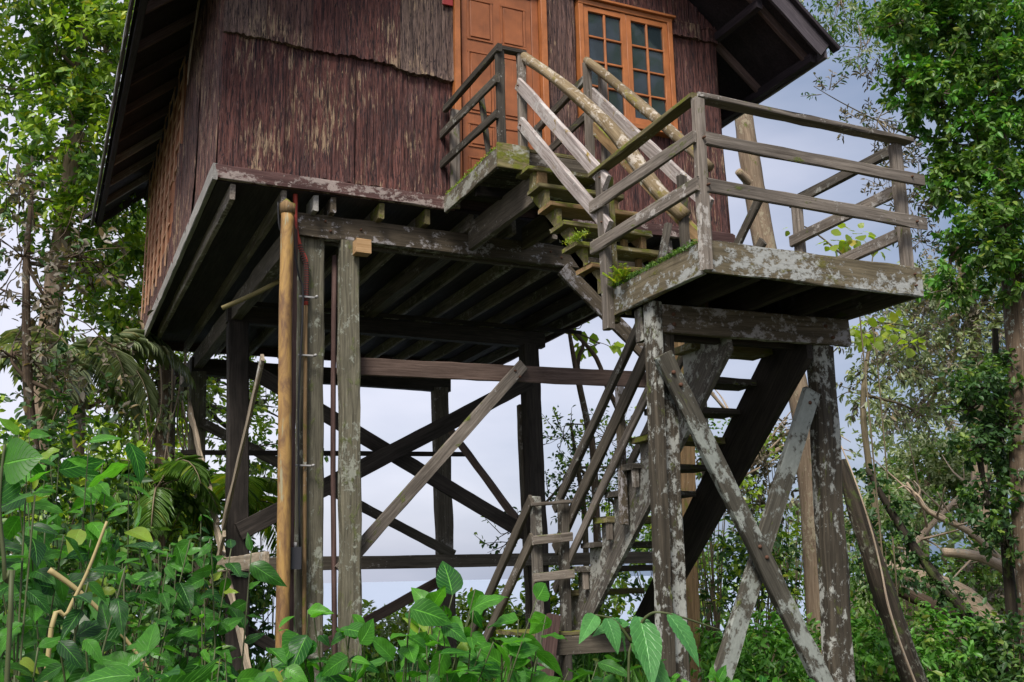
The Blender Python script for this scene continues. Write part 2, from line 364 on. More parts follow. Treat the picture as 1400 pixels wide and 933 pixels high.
def prism(name, mat, parent, poly, axis, a0, a1, jit=0.0):
    """polygon (list of 2D points) extruded along axis x, y or z from a0 to a1"""
    def P(u, v, w):
        return {'x': (w, u, v), 'y': (u, w, v), 'z': (u, v, w)}[axis]
    n = len(poly); V = [P(u+rng.uniform(-jit, jit), v+rng.uniform(-jit, jit), a0) for u, v in poly]
    V += [P(v[0] if axis != 'x' else v[1], (v[2] if axis != 'z' else v[1]), a1) for v in V]
    F = [tuple(range(n)), tuple(range(2*n-1, n-1, -1))]+[(i, n+i, n+(i+1) % n, (i+1) % n) for i in range(n)]
    off = rng.uniform(-30, 30, 3)
    # long direction of the stringer first, so that the grain runs along it
    d = Vector(V[0])-Vector(V[0]); L0 = np.array([(v[1]-v[2], v[0]+off[0], v[1]+v[2]+off[1]) for v in V]) if axis == 'x' else np.array(V)+off
    o = mk(name, V, F, mat, parent, loc=L0)
    import bmesh
    bm = bmesh.new(); bm.from_mesh(o.data); bmesh.ops.recalc_face_normals(bm, faces=bm.faces); bm.to_mesh(o.data); bm.free()
    return o
def box(name, mat, parent, a, b, jit=.002, label=None):
    a, b = Vector(a), Vector(b); c = (a+b)/2; d = b-a; k = max(range(3), key=lambda i: abs(d[i]))
    e = [0, 0, 0]; e[k] = d[k]/2; e = Vector(e); s = [0, 0, 0]; i1 = (k+1) % 3; s[i1] = 1
    return beam(name, mat, parent, c-e, c+e, abs(d[i1]), abs(d[(k+2) % 3]), side=s, jit=jit, ch=.004, label=label)

# ================================================================== SETTING: ground, sea
def hgt(x, y):
    h = -1.55 + .10*noise.noise(Vector((x*.25, y*.25, 0))) + .5*noise.noise(Vector((x*.05, y*.05, 4)))
    side = max(0, abs(x-4.5)-9)                        # the shore bends away: high ground left and right, sea ahead
    edge = 17.5 + side*1.1
    if y > edge: h -= min(14, (y-edge)*.75)
    if y < 5: h += 0.1*max(0, min(1, (5-y)/3))
    return h
xs = np.concatenate([np.linspace(-70, -14, 20), np.linspace(-13, 26, 66), np.linspace(28, 110, 22)]); ys = np.concatenate([np.linspace(-30, -4, 8), np.linspace(-3, 30, 58), np.linspace(32, 130, 24)])
V = [(x, y, hgt(x, y)) for y in ys for x in xs]; nx = len(xs)
F = [(j*nx+i, j*nx+i+1, (j+1)*nx+i+1, (j+1)*nx+i) for j in range(len(ys)-1) for i in range(nx-1)]
tag(mk('ground', V, F, M['ground'], smooth=True), kind='structure')
S = 30000
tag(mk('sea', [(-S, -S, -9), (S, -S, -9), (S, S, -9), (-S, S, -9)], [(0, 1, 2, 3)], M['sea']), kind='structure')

# ================================================================== STILT HOUSE
HX0, HX1, HY0, HY1, HZ = 1.27, 6.72, 9.0, 15.7, 3.60
house = thing('stilt_house', 'dark bark-clad wooden house raised on tall stilts and beams', 'house', (4.0, 12.3, -1.5))

def bark_panel(u0, u1, z0f, z1f, plane, at, out, tint, parent):
    """one sheet of bark; plane 'y' (front) or 'x' (side); z0f / z1f give the ragged bottom and top"""
    nu = max(4, int((u1-u0)/.013)); nv = 64
    U = np.linspace(u0, u1, nu+1); V = []; T = []; sd = float(rng.uniform(0, 90))
    for i, u in enumerate(U):
        zb = z0f(u)+.022*noise.noise(Vector((u*9, sd, 0)))+.017*noise.noise(Vector((u*34, sd, 0))); zt = z1f(u)
        edge = min(i, nu-i)/nu
        for j in range(nv+1):
            z = zb+(zt-zb)*j/nv
            d = .024*abs(noise.noise(Vector((u*15, z*.9, sd))))**.7+.013*noise.noise(Vector((u*45, z*2.5, sd)))+.02*noise.noise(Vector((u*2.1, z*.8, sd+4)))
            d += .018*(1-j/nv)**6
            if edge < .02: d -= .012
            p = (u, at+out*(.03+d), z) if plane == 'y' else (at+out*(.03+d), u, z)
            V.append(p); T.append(tint)
    F = []
    for i in range(nu):
        for j in range(nv):
            a = i*(nv+1)+j; q = (a, a+nv+1, a+nv+2, a+1)
            F.append(q if (out < 0) == (plane == 'y') else q[::-1])
    # returned lower edge gives the sheet its thickness
    nb = len(V)
    for i in range(nu+1):
        x, y, z = V[i*(nv+1)]
        V.append((x, at-out*.004, z) if plane == 'y' else (at-out*.004, y, z)); T.append(tint)
    for i in range(nu):
        a = i*(nv+1); b = (i+1)*(nv+1); q = (nb+i, nb+i+1, b, a); F.append(q if (out < 0) == (plane == 'y') else q[::-1])
    off = rng.uniform(-20, 20, 3)
    return mk('bark_panel', V, F, M['bark_wall'], parent, loc=np.array(V)+off, tint=T, smooth=False)

def gable(x): return 8.35-abs(x-4.0)*.85
wallcore = prism('front_wall', M['dark_red'], house, [(HX0+.01, 3.52), (HX1-.01, 3.52), (HX1-.01, 6.0), (4.0, 8.3), (HX0+.01, 6.0)], 'y', 9.05, 9.12)
c = lambda v: (lambda u: v)
def seam(u): return 4.90-.022*(u-1.27)+.008*math.sin(u*5)-(.03 if u > 2.9 else 0)
for a, b, t in ((1.27, 1.86, 0), (1.86, 2.52, 0), (2.52, 3.50, .0)):
    bark_panel(a, b, c(3.605), lambda u: seam(u)+.05, 'y', 9.05, -1, t, wallcore)
for a, b, t in ((1.27, 1.66, .75), (1.66, 2.09, .35), (2.09, 2.95, .0), (2.95, 3.52, .85)):
    bark_panel(a, b, lambda u: seam(u), lambda u: min(6.4, gable(u)), 'y', 9.02, -1, t, wallcore)
bark_panel(4.53, 4.90, c(3.605), c(6.3), 'y', 9.03, -1, .45, wallcore)
bark_panel(4.90, 6.10, c(3.605), c(4.64), 'y', 9.04, -1, .0, wallcore)
bark_panel(6.10, 6.72, c(3.605), c(5.93), 'y', 9.045, -1, .05, wallcore)
bark_panel(4.90, 6.72, c(6.02), lambda u: min(6.6, gable(u)), 'y', 9.02, -1, .0, wallcore)
bark_panel(6.12, 6.72, c(5.86), lambda u: 6.05, 'y', 9.015, -1, .1, wallcore)
# side walls and back wall
lw = box('side_wall', M['dark_red'], house, (1.30, 9.15, 3.5), (1.36, 15.65, 6.3))
box('side_wall', M['dark_red'], house, (6.62, 9.15, 3.5), (6.69, 15.65, 6.3))
box('back_wall', M['dark_red'], house, (1.37, 15.58, 3.5), (6.61, 15.66, 6.3))
bark_panel(9.02, 10.4, c(3.56), c(6.25), 'x', 1.30, -1, .25, lw)
bark_panel(10.4, 11.6, lambda u: 3.55-.02*(u-10.4), c(6.25), 'x', 1.29, -1, .35, lw)
bark_panel(11.6, 12.6, lambda u: 3.50, lambda u: 4.95+.2*math.sin(u*7)-(u-11.6)*1.0, 'x', 1.285, -1, .2, lw)
bark_panel(12.6, 15.66, lambda u: 3.48-.03*(u-12.6), lambda u: 3.93-.02*(u-12.6)+.06*math.sin(u*4), 'x', 1.285, -1, .3, lw)
bark_panel(9.02, 15.6, c(3.56), c(6.25), 'x', 6.70, 1, .1, wallcore)
# stripped part of the side wall: orange sheathing with pale battens
y = 11.95
ow = box('exposed_sheathing', M['orange_wood'], house, (1.262, 11.60, 3.75), (1.295, 15.70, 6.25))
for i in range(9):
    yy = 11.75+i*.49
    beam('batten', M['orange_light'], ow, (1.235, yy, 3.74+(.9 if yy < 12.4 else 0)), (1.245, yy+.01, 6.2), .045, .018, side=(0, 1, 0), jit=.003)
for i in range(9):
    zz = 3.98+i*.26
    beam('lath', M['orange_light'], ow, (1.25, 11.95 if zz > 4.7 else 12.6, zz), (1.252, 15.68, zz-.03), .012, .022, side=(1, 0, 0), jit=.003)
# split strips of bark hanging from the side wall
for (a, b, w) in (((1.20, 10.4, 5.95), (1.17, 10.7, 5.15), .012), ((1.20, 10.2, 5.9), (1.16, 10.65, 5.2), .010), ((1.19, 10.75, 5.8), (1.17, 10.72, 5.25), .014), ((1.19, 9.9, 6.1), (1.15, 10.5, 5.3), .012), ((1.21, 11.4, 6.1), (1.0, 12.9, 6.0), .008)):
    beam('bark_strip', M['tan'], lw, a, b, w, .008, jit=.003)
# rim boards under the walls
beam('rim_board', M['rim_front'], house, (1.24, 8.985, 3.545), (3.50, 8.985, 3.53), .05, .125, side=(0, 1, 0), jit=.006)
beam('rim_board', M['rim_front'], house, (4.40, 8.985, 3.53), (6.74, 8.985, 3.545), .05, .125, side=(0, 1, 0))
beam('rim_board', M['rim'], house, (1.245, 8.955, 3.535), (1.245, 15.72, 3.39), .045, .155, side=(1, 0, 0), jit=.003)
beam('rim_board', M['dark_red'], house, (6.74, 8.97, 3.53), (6.74, 15.7, 3.43), .045, .14, side=(1, 0, 0))
beam('rim_board', M['dark_red'], house, (1.3, 15.74, 3.42), (6.74, 15.74, 3.44), .045, .14, side=(0, 1, 0))
# floor: boards seen from below and joists running front to back
fl = tag(box('floor', M['roof'], house, (1.28, 9.02, 3.470), (6.70, 15.68, 3.498)), None)  # shade below the house painted in by the near-black board colour
for i in range(12):
    x = 1.415+i*.455
    beam('joist', M['rail'], house, (x, 9.32 if i in (2, 3, 4) else 9.03, 3.395), (x, 15.68, 3.395), .05, .145, side=(1, 0, 0), jit=.003)  # wood colour lightened so the joists stand out in the shadow
# main beams
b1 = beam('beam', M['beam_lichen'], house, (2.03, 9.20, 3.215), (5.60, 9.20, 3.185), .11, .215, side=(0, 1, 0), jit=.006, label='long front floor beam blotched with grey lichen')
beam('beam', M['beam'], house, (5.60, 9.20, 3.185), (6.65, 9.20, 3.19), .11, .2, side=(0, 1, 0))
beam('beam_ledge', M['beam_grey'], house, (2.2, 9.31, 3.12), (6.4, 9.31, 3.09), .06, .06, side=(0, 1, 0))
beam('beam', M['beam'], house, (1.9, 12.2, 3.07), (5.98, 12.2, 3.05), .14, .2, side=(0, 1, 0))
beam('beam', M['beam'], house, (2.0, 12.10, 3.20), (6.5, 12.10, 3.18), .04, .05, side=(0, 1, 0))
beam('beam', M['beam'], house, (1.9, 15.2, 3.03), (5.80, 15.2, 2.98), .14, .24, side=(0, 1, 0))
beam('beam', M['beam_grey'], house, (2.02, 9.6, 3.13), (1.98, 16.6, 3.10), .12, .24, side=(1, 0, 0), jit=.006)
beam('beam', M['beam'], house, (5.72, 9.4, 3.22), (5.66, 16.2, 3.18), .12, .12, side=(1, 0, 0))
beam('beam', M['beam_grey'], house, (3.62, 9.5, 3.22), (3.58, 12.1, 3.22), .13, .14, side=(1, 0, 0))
for x, m in ((2.16, 'rim'), (2.325, 'beam_lichen'), (2.78, 'mossy'), (3.235, 'mossy')):
    beam('joist_end', M[m], house, (x, 9.02, 3.385), (x, 9.30, 3.385), .05, .15, side=(1, 0, 0), jit=.004)
# posts
GZ = -1.75
def post(name, m, parent, top, bot, w, d, **k): return beam(name, M[m], parent, top, bot, w, d, side=(1, 0, 0), jit=k.pop('jit', .007), ch=.012, **k)
post('post', 'post_green', house, (2.195, 9.30, 3.3), (2.265, 9.30, GZ), .20, .16, label='front left post with a mossy olive face')
post('post', 'post_green', house, (2.085, 9.27, 3.2), (2.155, 9.27, GZ), .055, .14)
post('post', 'post_green', house, (2.515, 9.20, 3.10), (2.60, 9.20, GZ), .175, .15, label='speckled olive-grey post under a cut ochre block')
beam('block', M['fresh'], house, (2.53, 9.04, 3.01), (2.67, 9.04, 3.01), .14, .13, side=(0, 1, 0))
post('post', 'ochre', house, (6.25, 9.32, 3.1), (6.07, 9.32, GZ), .17, .16, label='ochre-brown front right post behind the lower stairs')
post('post', 'beam', house, (2.03, 12.2, 2.98), (2.18, 12.2, GZ), .23, .18)
post('post', 'post_green', house, (2.0, 15.2, 2.95), (2.13, 15.2, GZ), .21, .18)
post('post', 'beam', house, (5.77, 12.2, 2.97), (5.87, 12.2, GZ), .22, .18)
post('post', 'beam_grey', house, (5.64, 15.2, 2.92), (5.76, 15.2, GZ), .24, .18)
post('post', 'beam_grey', house, (5.70, 12.32, 2.2), (5.79, 12.32, GZ), .10, .1)
# horizontal ties and crossed braces
beam('tie_board', M['redwood'], house, (2.45, 9.32, 1.945), (6.1, 9.32, 2.005), .04, .165, side=(0, 1, 0), label='reddish-brown tie board running behind the front posts')
beam('brace', M['brace_lichen'] if 0 else M['rail'], house, (2.50, 9.30, .10), (4.32, 9.265, 2.06), .045, .12, side=(0, 1, 0), label='grey diagonal brace with lichen in front of the sea')
beam('brace', M['beam_lichen'], house, (4.72, 9.13, 3.05), (5.95, 9.13, 1.98), .045, .16, side=(0, 1, 0))
beam('tie_board', M['beam_grey'], house, (2.02, 12.07, .215), (7.45, 12.07, .23), .05, .15, side=(0, 1, 0))
beam('brace', M['beam'], house, (2.1, 12.06, .57), (5.72, 12.06, 2.48), .05, .20, side=(0, 1, 0))
beam('brace', M['beam'], house, (2.0, 12.34, 2.58), (5.72, 12.34, .56), .05, .18, side=(0, 1, 0))
beam('brace', M['beam_grey'], house, (2.05, 15.07, 2.22), (5.80, 15.07, .37), .05, .14, side=(0, 1, 0))
beam('brace', M['redwood'], house, (2.3, 15.33, -1.65), (5.90, 15.33, .10), .05, .15, side=(0, 1, 0))
beam('tie_board', M['beam'], house, (1.80, 15.05, 1.79), (6.0, 15.05, 1.88), .05, .07, side=(0, 1, 0))
beam('brace', M['redwood'], house, (5.70, 14.9, 2.22), (5.78, 12.45, .58), .05, .12, side=(1, 0, 0))
beam('brace', M['beam'], house, (2.15, 12.3, -.45), (3.6, 12.3, -1.3), .05, .14, side=(0, 1, 0))
# pale split boards nailed on the left side
beam('brace', M['tan'], house, (1.86, 14.95, 2.45), (1.86, 12.05, .62), .03, .13, side=(1, 0, 0), jit=.012, label='split pale board hanging at the left side')
beam('brace', M['tan'], house, (1.86, 12.1, .62), (1.88, 9.9, -.85), .03, .12, side=(1, 0, 0), jit=.012)
beam('brace', M['tan'], house, (1.80, 9.42, 2.0), (1.82, 11.4, .58), .03, .09, side=(1, 0, 0), jit=.006)
beam('brace', M['tan'], house, (1.82, 11.3, .52), (1.84, 13.3, -.72), .03, .08, side=(1, 0, 0), jit=.006)
beam('tie_board', M['tan'], house, (1.78, 13.5, .20), (1.80, 9.0, .20), .035, .13, side=(1, 0, 0), jit=.006)
# ---- roof
def roof_slab(x0, z0, x1, z1, y0, y1, th, name, m, parent):
    return prism(name, M[m], parent, [(x0, z0), (x1, z1), (x1, z1+th), (x0, z0+th)], 'y', y0, y1)
RY0, RY1 = 8.15, 16.6
rl = roof_slab(.56, 5.50, 4.0, 8.43, RY0, RY1, .07, 'roof', 'roof', house)
rr = roof_slab(7.44, 5.50, 4.0, 8.43, RY0, RY1, .07, 'roof', 'roof', house)
for s, ro in ((-1, rl), (1, rr)):
    X = lambda d: 4.0+s*d
    y = 8.32
    while y < 16.6:
        beam('rafter', M['rail_pale'] if y > 13.5 and s < 0 else M['rafter'], ro, (X(3.40), y, 5.485), (X(.05), y, 8.34), .05, .10, side=(0, 1, 0), jit=.003); y += .83  # rear left rafters: light falling on them painted in with paler wood
    for d, z in ((3.38, 5.445), (2.72, 5.95), (1.5, 7.0)):
        beam('purlin', M['roof'], ro, (X(d), 8.2, z), (X(d), 16.58, z), .07, .10, side=(1, 0, 0))
    beam('eave_fascia', M['fascia'], ro, (X(3.475), 8.10, 5.50), (X(3.475), 16.62, 5.50), .03, .17, side=(1, 0, 0))
    beam('drip_edge', M['steel'], ro, (X(3.497), 8.10, 5.425), (X(3.497), 16.63, 5.425), .012, .022, side=(1, 0, 0))
    for yy in (8.10, 16.63):
        beam('rake_fascia', M['fascia'], ro, (X(3.46), yy, 5.50), (X(.0), yy, 8.44), .035, .20, side=(0, 1, 0))
        beam('rake_cap', M['roof'], ro, (X(3.62), yy-.02 if yy < 10 else yy+.02, 5.52), (X(.0), yy-.02 if yy < 10 else yy+.02, 8.60), .10, .045, side=(0, 1, 0))
# ---- door
DX0, DX1, DZ0, DZ1 = 3.52, 4.53, 3.70, 5.98
door = box('door', M['door'], house, (3.60, 9.00, 3.72), (4.38, 9.035, 5.90))
for (a, b) in ((3.66, 3.94), (4.03, 4.31)):
    for z0, z1 in ((5.32, 5.78), (4.52, 5.20), (4.16, 4.42), (3.80, 4.06)):
        box('door_panel', M['door'], door, (a+.035, 8.985, z0+.035), (b-.035, 8.999, z1-.035))
        for q in ((a, z0, b, z0+.02), (a, z1-.02, b, z1), (a, z0+.022, a+.02, z1-.022), (b-.02, z0+.022, b, z1-.022)):
            box('panel_moulding', M['door'], door, (q[0], 8.988, q[1]), (q[2], 8.999, q[3]), jit=.0005)
box('door_jamb', M['frame'], house, (3.50, 8.93, 3.60), (3.565, 9.06, 5.98)); box('door_jamb', M['frame'], house, (4.47, 8.93, 3.60), (4.535, 9.06, 5.98))
box('door_jamb', M['door'], house, (4.385, 9.0, 3.60), (4.465, 9.09, 5.92))
box('door_lintel', M['frame'], house, (3.50, 8.935, 5.985), (4.535, 9.06, 6.05))
box('door_sill', M['ochre'], house, (3.50, 8.92, 3.64), (4.53, 9.05, 3.70))
tube('door_handle', M['steel'], door, [(4.34, 8.985, 4.78), (4.34, 8.945, 4.78), (4.27, 8.94, 4.78)], .011, 8)
box('red_trim_board', M['red'], house, (3.38, 8.945, 5.62), (3.49, 8.965, 6.3))
box('red_trim_board', M['red'], house, (4.80, 8.95, 6.055), (5.16, 8.97, 6.25))
# ---- window, two casements of two by four panes
WX0, WX1, WZ0, WZ1 = 4.915, 6.085, 4.63, 6.02
win = box('window', M['frame'], house, (WX0, 8.93, WZ1-.055), (WX1, 9.06, WZ1))
box('sill', M['frame'], win, (WX0-.02, 8.90, WZ0-.01), (WX1+.02, 9.06, WZ0+.045))
box('frame', M['frame'], win, (WX0, 8.93, WZ0+.047), (WX0+.055, 9.06, WZ1-.057)); box('frame', M['frame'], win, (WX1-.055, 8.93, WZ0+.047), (WX1, 9.06, WZ1-.057))
box('drip_moulding', M['frame'], win, (WX0-.02, 8.895, WZ1+.003), (WX1+.03, 8.99, WZ1+.03))
def casement(x0, x1, swing):
    z0, z1 = WZ0+.05, WZ1-.06; st = .062; Y0, Y1 = 8.945-swing, 8.985-swing
    cs = box('casement', M['frame'], win, (x0, Y0, z0), (x0+st, Y1, z1))
    box('stile', M['frame'], win, (x1-st, Y0, z0), (x1, Y1, z1))
    box('top_rail', M['frame'], win, (x0+st+.001, Y0, z1-st), (x1-st-.001, Y1, z1)); box('bottom_rail', M['frame'], win, (x0+st+.001, Y0, z0), (x1-st-.001, Y1, z0+st+.02))
    a, b, c0, c1 = x0+st, x1-st, z0+st+.02, z1-st; m = (a+b)/2; ww = .022
    box('glazing_bar', M['frame'], win, (m-ww/2, Y0+.004, c0), (m+ww/2, Y1, c1))
    for i in (1, 2, 3):
        zz = c0+(c1-c0)*i/4
        box('glazing_bar', M['frame'], win, (a, Y0+.007, zz-ww/2), (m-ww/2-.001, Y1-.003, zz+ww/2)); box('glazing_bar', M['frame'], win, (m+ww/2+.001, Y0+.007, zz-ww/2), (b, Y1-.003, zz+ww/2))
    g = box('glass', M['glass'], win, (a-.005, Y1-.012, c0-.005), (b+.005, Y1-.006, c1+.005), jit=0)
casement(WX0+.057, (WX0+WX1)/2-.001, 0); casement((WX0+WX1)/2+.001, WX1-.057, 0)
bx = box('window_frame_back', M['grey_box'], win, (WX0+.06, 9.0, WZ0+.05), (WX1-.06, 9.04, WZ1-.06))

# small beam-side items
def cable_on(name, m, pts, r, label, cat): 
    o = tube(name, M[m], None, pts, r, 8, .0, sub=4); tag(o, label, cat); return o
pipe = tag(tube('rusty_pipe', M['rust'], None, [(1.90, 9.0, 3.24), (1.905, 9.0, 2.2), (1.93, 9.0, 1.0), (1.965, 9.0, GZ)], .058, 20, .035, sub=8), 'thick rusty orange pipe standing against the front left post', 'pipe')
tube('pipe_cap', M['ochre'], pipe, [(1.90, 9.0, 3.24), (1.90, 9.0, 3.33), (1.91, 9.0, 3.34)], [.068, .07, .055], 14, .12)
# ridged red conduit
pts = [(1.985, 9.10, 3.52), (1.995, 9.12, 3.3), (2.01, 9.13, 3.12), (2.06, 9.15, 2.97), (2.115, 9.16, 2.83), (2.12, 9.165, 2.45)]
cn = tag(tube('ridged_conduit', M['conduit'], None, pts, .021, 10, .02, sub=5), 'faded red ridged conduit running down the front left post', 'conduit')
tube('lower_conduit', M['ochre'], cn, [(2.12, 9.165, 2.455), (2.135, 9.165, 1.5), (2.18, 9.165, -1.2)], .018, 10, .03, sub=4)
def along(pts, t):
    t *= len(pts)-1; i = min(int(t), len(pts)-2); return Vector(pts[i]).lerp(Vector(pts[i+1]), t-i)
RV, RF, RL = [], [], []
for i in range(24):
    z = 3.0-i*.022; k = next(j for j in range(len(pts)-1) if pts[j+1][2] <= z <= pts[j][2]); p = Vector(pts[k]).lerp(Vector(pts[k+1]), (pts[k][2]-z)/(pts[k][2]-pts[k+1][2]))
    v, f, l = tube_arrays([p+Vector((0, 0, .008)), p-Vector((0, 0, .008))], .0245, 8, 0); o = len(RV); RV += v; RL += l; RF += [tuple(a+o for a in q) for q in f]
mk('conduit_ridges', RV, RF, M['dark_red'], cn, loc=RL)
for z in (2.52, 1.98, 1.0):
    k = box('conduit_clip', M['steel'], cn, (2.05, 9.12, z-.008), (2.20, 9.14, z+.008)); tube('clip_screw', M['steel'], k, [(2.20, 9.12, z), (2.20, 9.08, z)], [.014, .012], 8)
cable_on('black_cable', 'black', [(1.82, 9.05, 3.36), (1.85, 9.08, 3.12), (1.92, 9.1, 3.1), (1.95, 9.12, 3.3), (1.96, 9.02, 3.0), (2.03, 9.08, 2.7), (2.08, 9.10, 2.5), (2.06, 9.1, 1.5), (2.10, 9.1, .3)], .009, 'thin black cable looping over the top of the rusty pipe', 'cable')
cb = tag(box('junction_box', M['grey_box'], None, (2.01, 9.02, .12), (2.10, 9.10, .30)), 'small dark junction box low on the front left post', 'junction box')
tube('cable_gland', M['steel'], cb, [(2.05, 9.05, .30), (2.05, 9.05, .34)], .014, 8)
tag(beam('wooden_batten', M['dark_red'], None, (1.995, 9.12, 3.4), (2.055, 9.12, GZ), .045, .03, side=(1, 0, 0)), 'narrow red-brown batten between the rusty pipe and the post', 'batten')
tag(tube('thin_pole', M['dark_red'], None, [(2.42, 9.33, 3.0), (2.44, 9.34, 1.0), (2.52, 9.36, GZ)], .024, 10, .05, sub=3), 'thin dark pole standing between the two front left posts', 'pole')
tag(tube('bamboo_stick', M['bamboo'], None, [(1.60, 10.6, 2.73), (1.9, 10.5, 2.88), (2.17, 10.4, 3.04)], .024, 10, .04, sub=3), 'yellow bamboo stick wedged under the house floor', 'stick')
lamp = tag(box('coiled_lamp', M['white_plastic'], None, (4.315, 8.32, 3.05), (4.385, 8.38, 3.10)), 'pale coiled bulb lying on its side under the landing', 'bulb')
hel = [(4.40+.010*i/3, 8.35+.045*math.cos(i*.7), 3.075+.045*math.sin(i*.7)) for i in range(40)]
tube('coil', M['white_plastic'], lamp, hel, .009, 6)

# ================================================================== UPPER STAIRCASE AND LANDING
us = thing('upper_staircase', 'upper flight of mossy wooden steps with railed landing at the orange door', 'staircase', (4.0, 7.0, 2.0))
LZ = 3.63
for i in range(8):
    y0 = 7.70+i*.162
    beam('landing_board', M['mossy'] if i < 2 else M['rail_dark'], us, (3.42, y0+.08, LZ-.02), (4.40, y0+.08, LZ-.02), .155, .035, side=(0, 1, 0))
beam('landing_fascia', M['edge_moss'], us, (3.40, 7.67, LZ-.13), (3.40, 8.95, LZ-.13), .035, .17, side=(1, 0, 0), label='moss-topped edge board of the landing', jit=.006)
beam('landing_fascia', M['mossy'], us, (3.38, 7.665, LZ-.12), (3.67, 7.665, LZ-.12), .035, .22, side=(0, 1, 0), jit=.006)
beam('landing_fascia', M['beam_grey'], us, (3.67, 7.72, LZ-.12), (4.42, 7.72, LZ-.12), .035, .16, side=(0, 1, 0))
beam('landing_joist', M['beam_grey'], us, (3.72, 7.60, 3.25), (3.72, 9.12, 3.26), .06, .27, side=(1, 0, 0))
beam('landing_joist', M['beam_grey'], us, (4.30, 7.60, 3.30), (4.30, 9.12, 3.32), .06, .22, side=(1, 0, 0))
beam('landing_joist', M['beam'], us, (3.44, 8.30, 3.42), (4.38, 8.30, 3.42), .05, .10, side=(0, 1, 0))
beam('block', M['ochre'], us, (3.74, 7.55, 3.30), (3.74, 7.66, 3.30), .10, .22, side=(1, 0, 0))
N_ = 7
for x0, m in ((3.665, 'mossy'), (4.315, 'ochre')):
    poly = [(7.56, 3.08)]
    poly = [(7.62, 3.42), (7.66, 3.22), (7.60, 3.12)]
    poly += [(6.15, 1.77), (6.15, 2.0)]
    st = []
    for k in range(6, 0, -1):       # saw-tooth from the foot up
        z = LZ-.23*k-.02; yf = 7.33-.205*(k-2)+.03
        st += [(yf, z-.21), (yf, z)]
    poly += st
    prism('stringer', M[m], us, poly, 'x', x0, x0+.045, .003)
for k in range(1, 7):
    z = LZ-.23*k-.02; yf = 7.33-.205*(k-2)
    beam('tread', M['mossy'] if k in (1, 2, 4, 5) else M['ochre'], us, (3.60, yf+.115, z), (4.40, yf+.115, z), .24, .04, side=(0, 1, 0), jit=.005)
    if k in (2, 4, 5): beam('riser_cleat', M['ochre'], us, (4.22, yf+.14, z-.19), (4.22, yf+.14, z-.03), .05, .05)
# landing rail, left side
for x, y, zt, zb, m in ((3.435, 7.70, 4.50, 3.40, 'rail_dark'), (3.64, 7.70, 4.50, 3.45, 'rail'), (4.30, 7.70, 4.55, 3.40, 'rail'), (4.41, 7.62, 4.42, 3.55, 'rail'), (4.35, 8.85, 4.42, 3.6, 'rail_dark')):
    beam('rail_post', M[m], us, (x, y, zb), (x, y, zt), .075, .05, side=(1, 0, 0))
beam('rail_post', M['rail'], us, (3.475, 8.90, 3.46), (3.48, 8.90, 4.47), .09, .045, side=(1, 0, 0))
beam('rail', M['rail_dark'], us, (3.41, 7.64, 4.50), (3.41, 8.98, 4.50), .045, .07, side=(1, 0, 0))
beam('rail', M['rail_dark'], us, (3.38, 7.62, 4.20), (3.38, 9.02, 4.24), .03, .085, side=(1, 0, 0))
beam('rail', M['rail_dark'], us, (3.38, 7.66, 3.88), (3.38, 9.02, 3.93), .03, .08, side=(1, 0, 0))
beam('baluster', M['rail_dark'], us, (3.44, 8.15, 4.30), (3.44, 7.98, 3.62), .05, .03, side=(1, 0, 0))
beam('rail', M['rail_dark'], us, (3.40, 7.70, 4.52), (3.68, 7.70, 4.515), .07, .04, side=(0, 1, 0))
beam('rail', M['rail_dark'], us, (4.34, 7.72, 4.46), (4.36, 8.95, 4.40), .04, .08, side=(1, 0, 0))
beam('rail', M['rail_dark'], us, (4.36, 7.74, 4.12), (4.38, 8.95, 4.08), .03, .08, side=(1, 0, 0))
# sloping rails
tube('handrail', M['log'], us, [(3.65, 7.74, 4.53), (3.74, 7.45, 4.25), (3.88, 7.1, 3.86), (4.02, 6.75, 3.40), (4.16, 6.45, 2.88), (4.31, 6.30, 2.62)], [.045, .047, .052, .060, .056, .06], 14, .10, sub=4)['label'] = 'thick mottled log used as the left handrail'
beam('rail', M['rail_pale'], us, (3.61, 7.70, 4.22), (3.60, 6.22, 2.76), .035, .11, side=(1, 0, 0), jit=.006)
beam('rail', M['rail_pale'], us, (3.61, 7.68, 3.84), (3.60, 6.22, 2.42), .035, .11, side=(1, 0, 0), jit=.006)
tube('handrail', M['log'], us, [(4.30, 7.70, 4.57), (4.34, 7.3, 4.18), (4.37, 6.9, 3.77), (4.40, 6.4, 3.27), (4.41, 6.1, 2.95)], [.04, .042, .045, .042, .04], 12, .08, sub=4)['label'] = 'round pale log used as the right handrail'
beam('rail', M['rail_pale'], us, (4.34, 7.72, 4.27), (4.36, 6.05, 2.62), .035, .11, side=(1, 0, 0), jit=.006)
beam('rail', M['ochre'], us, (4.34, 7.70, 3.93), (4.36, 6.1, 2.32), .035, .10, side=(1, 0, 0))

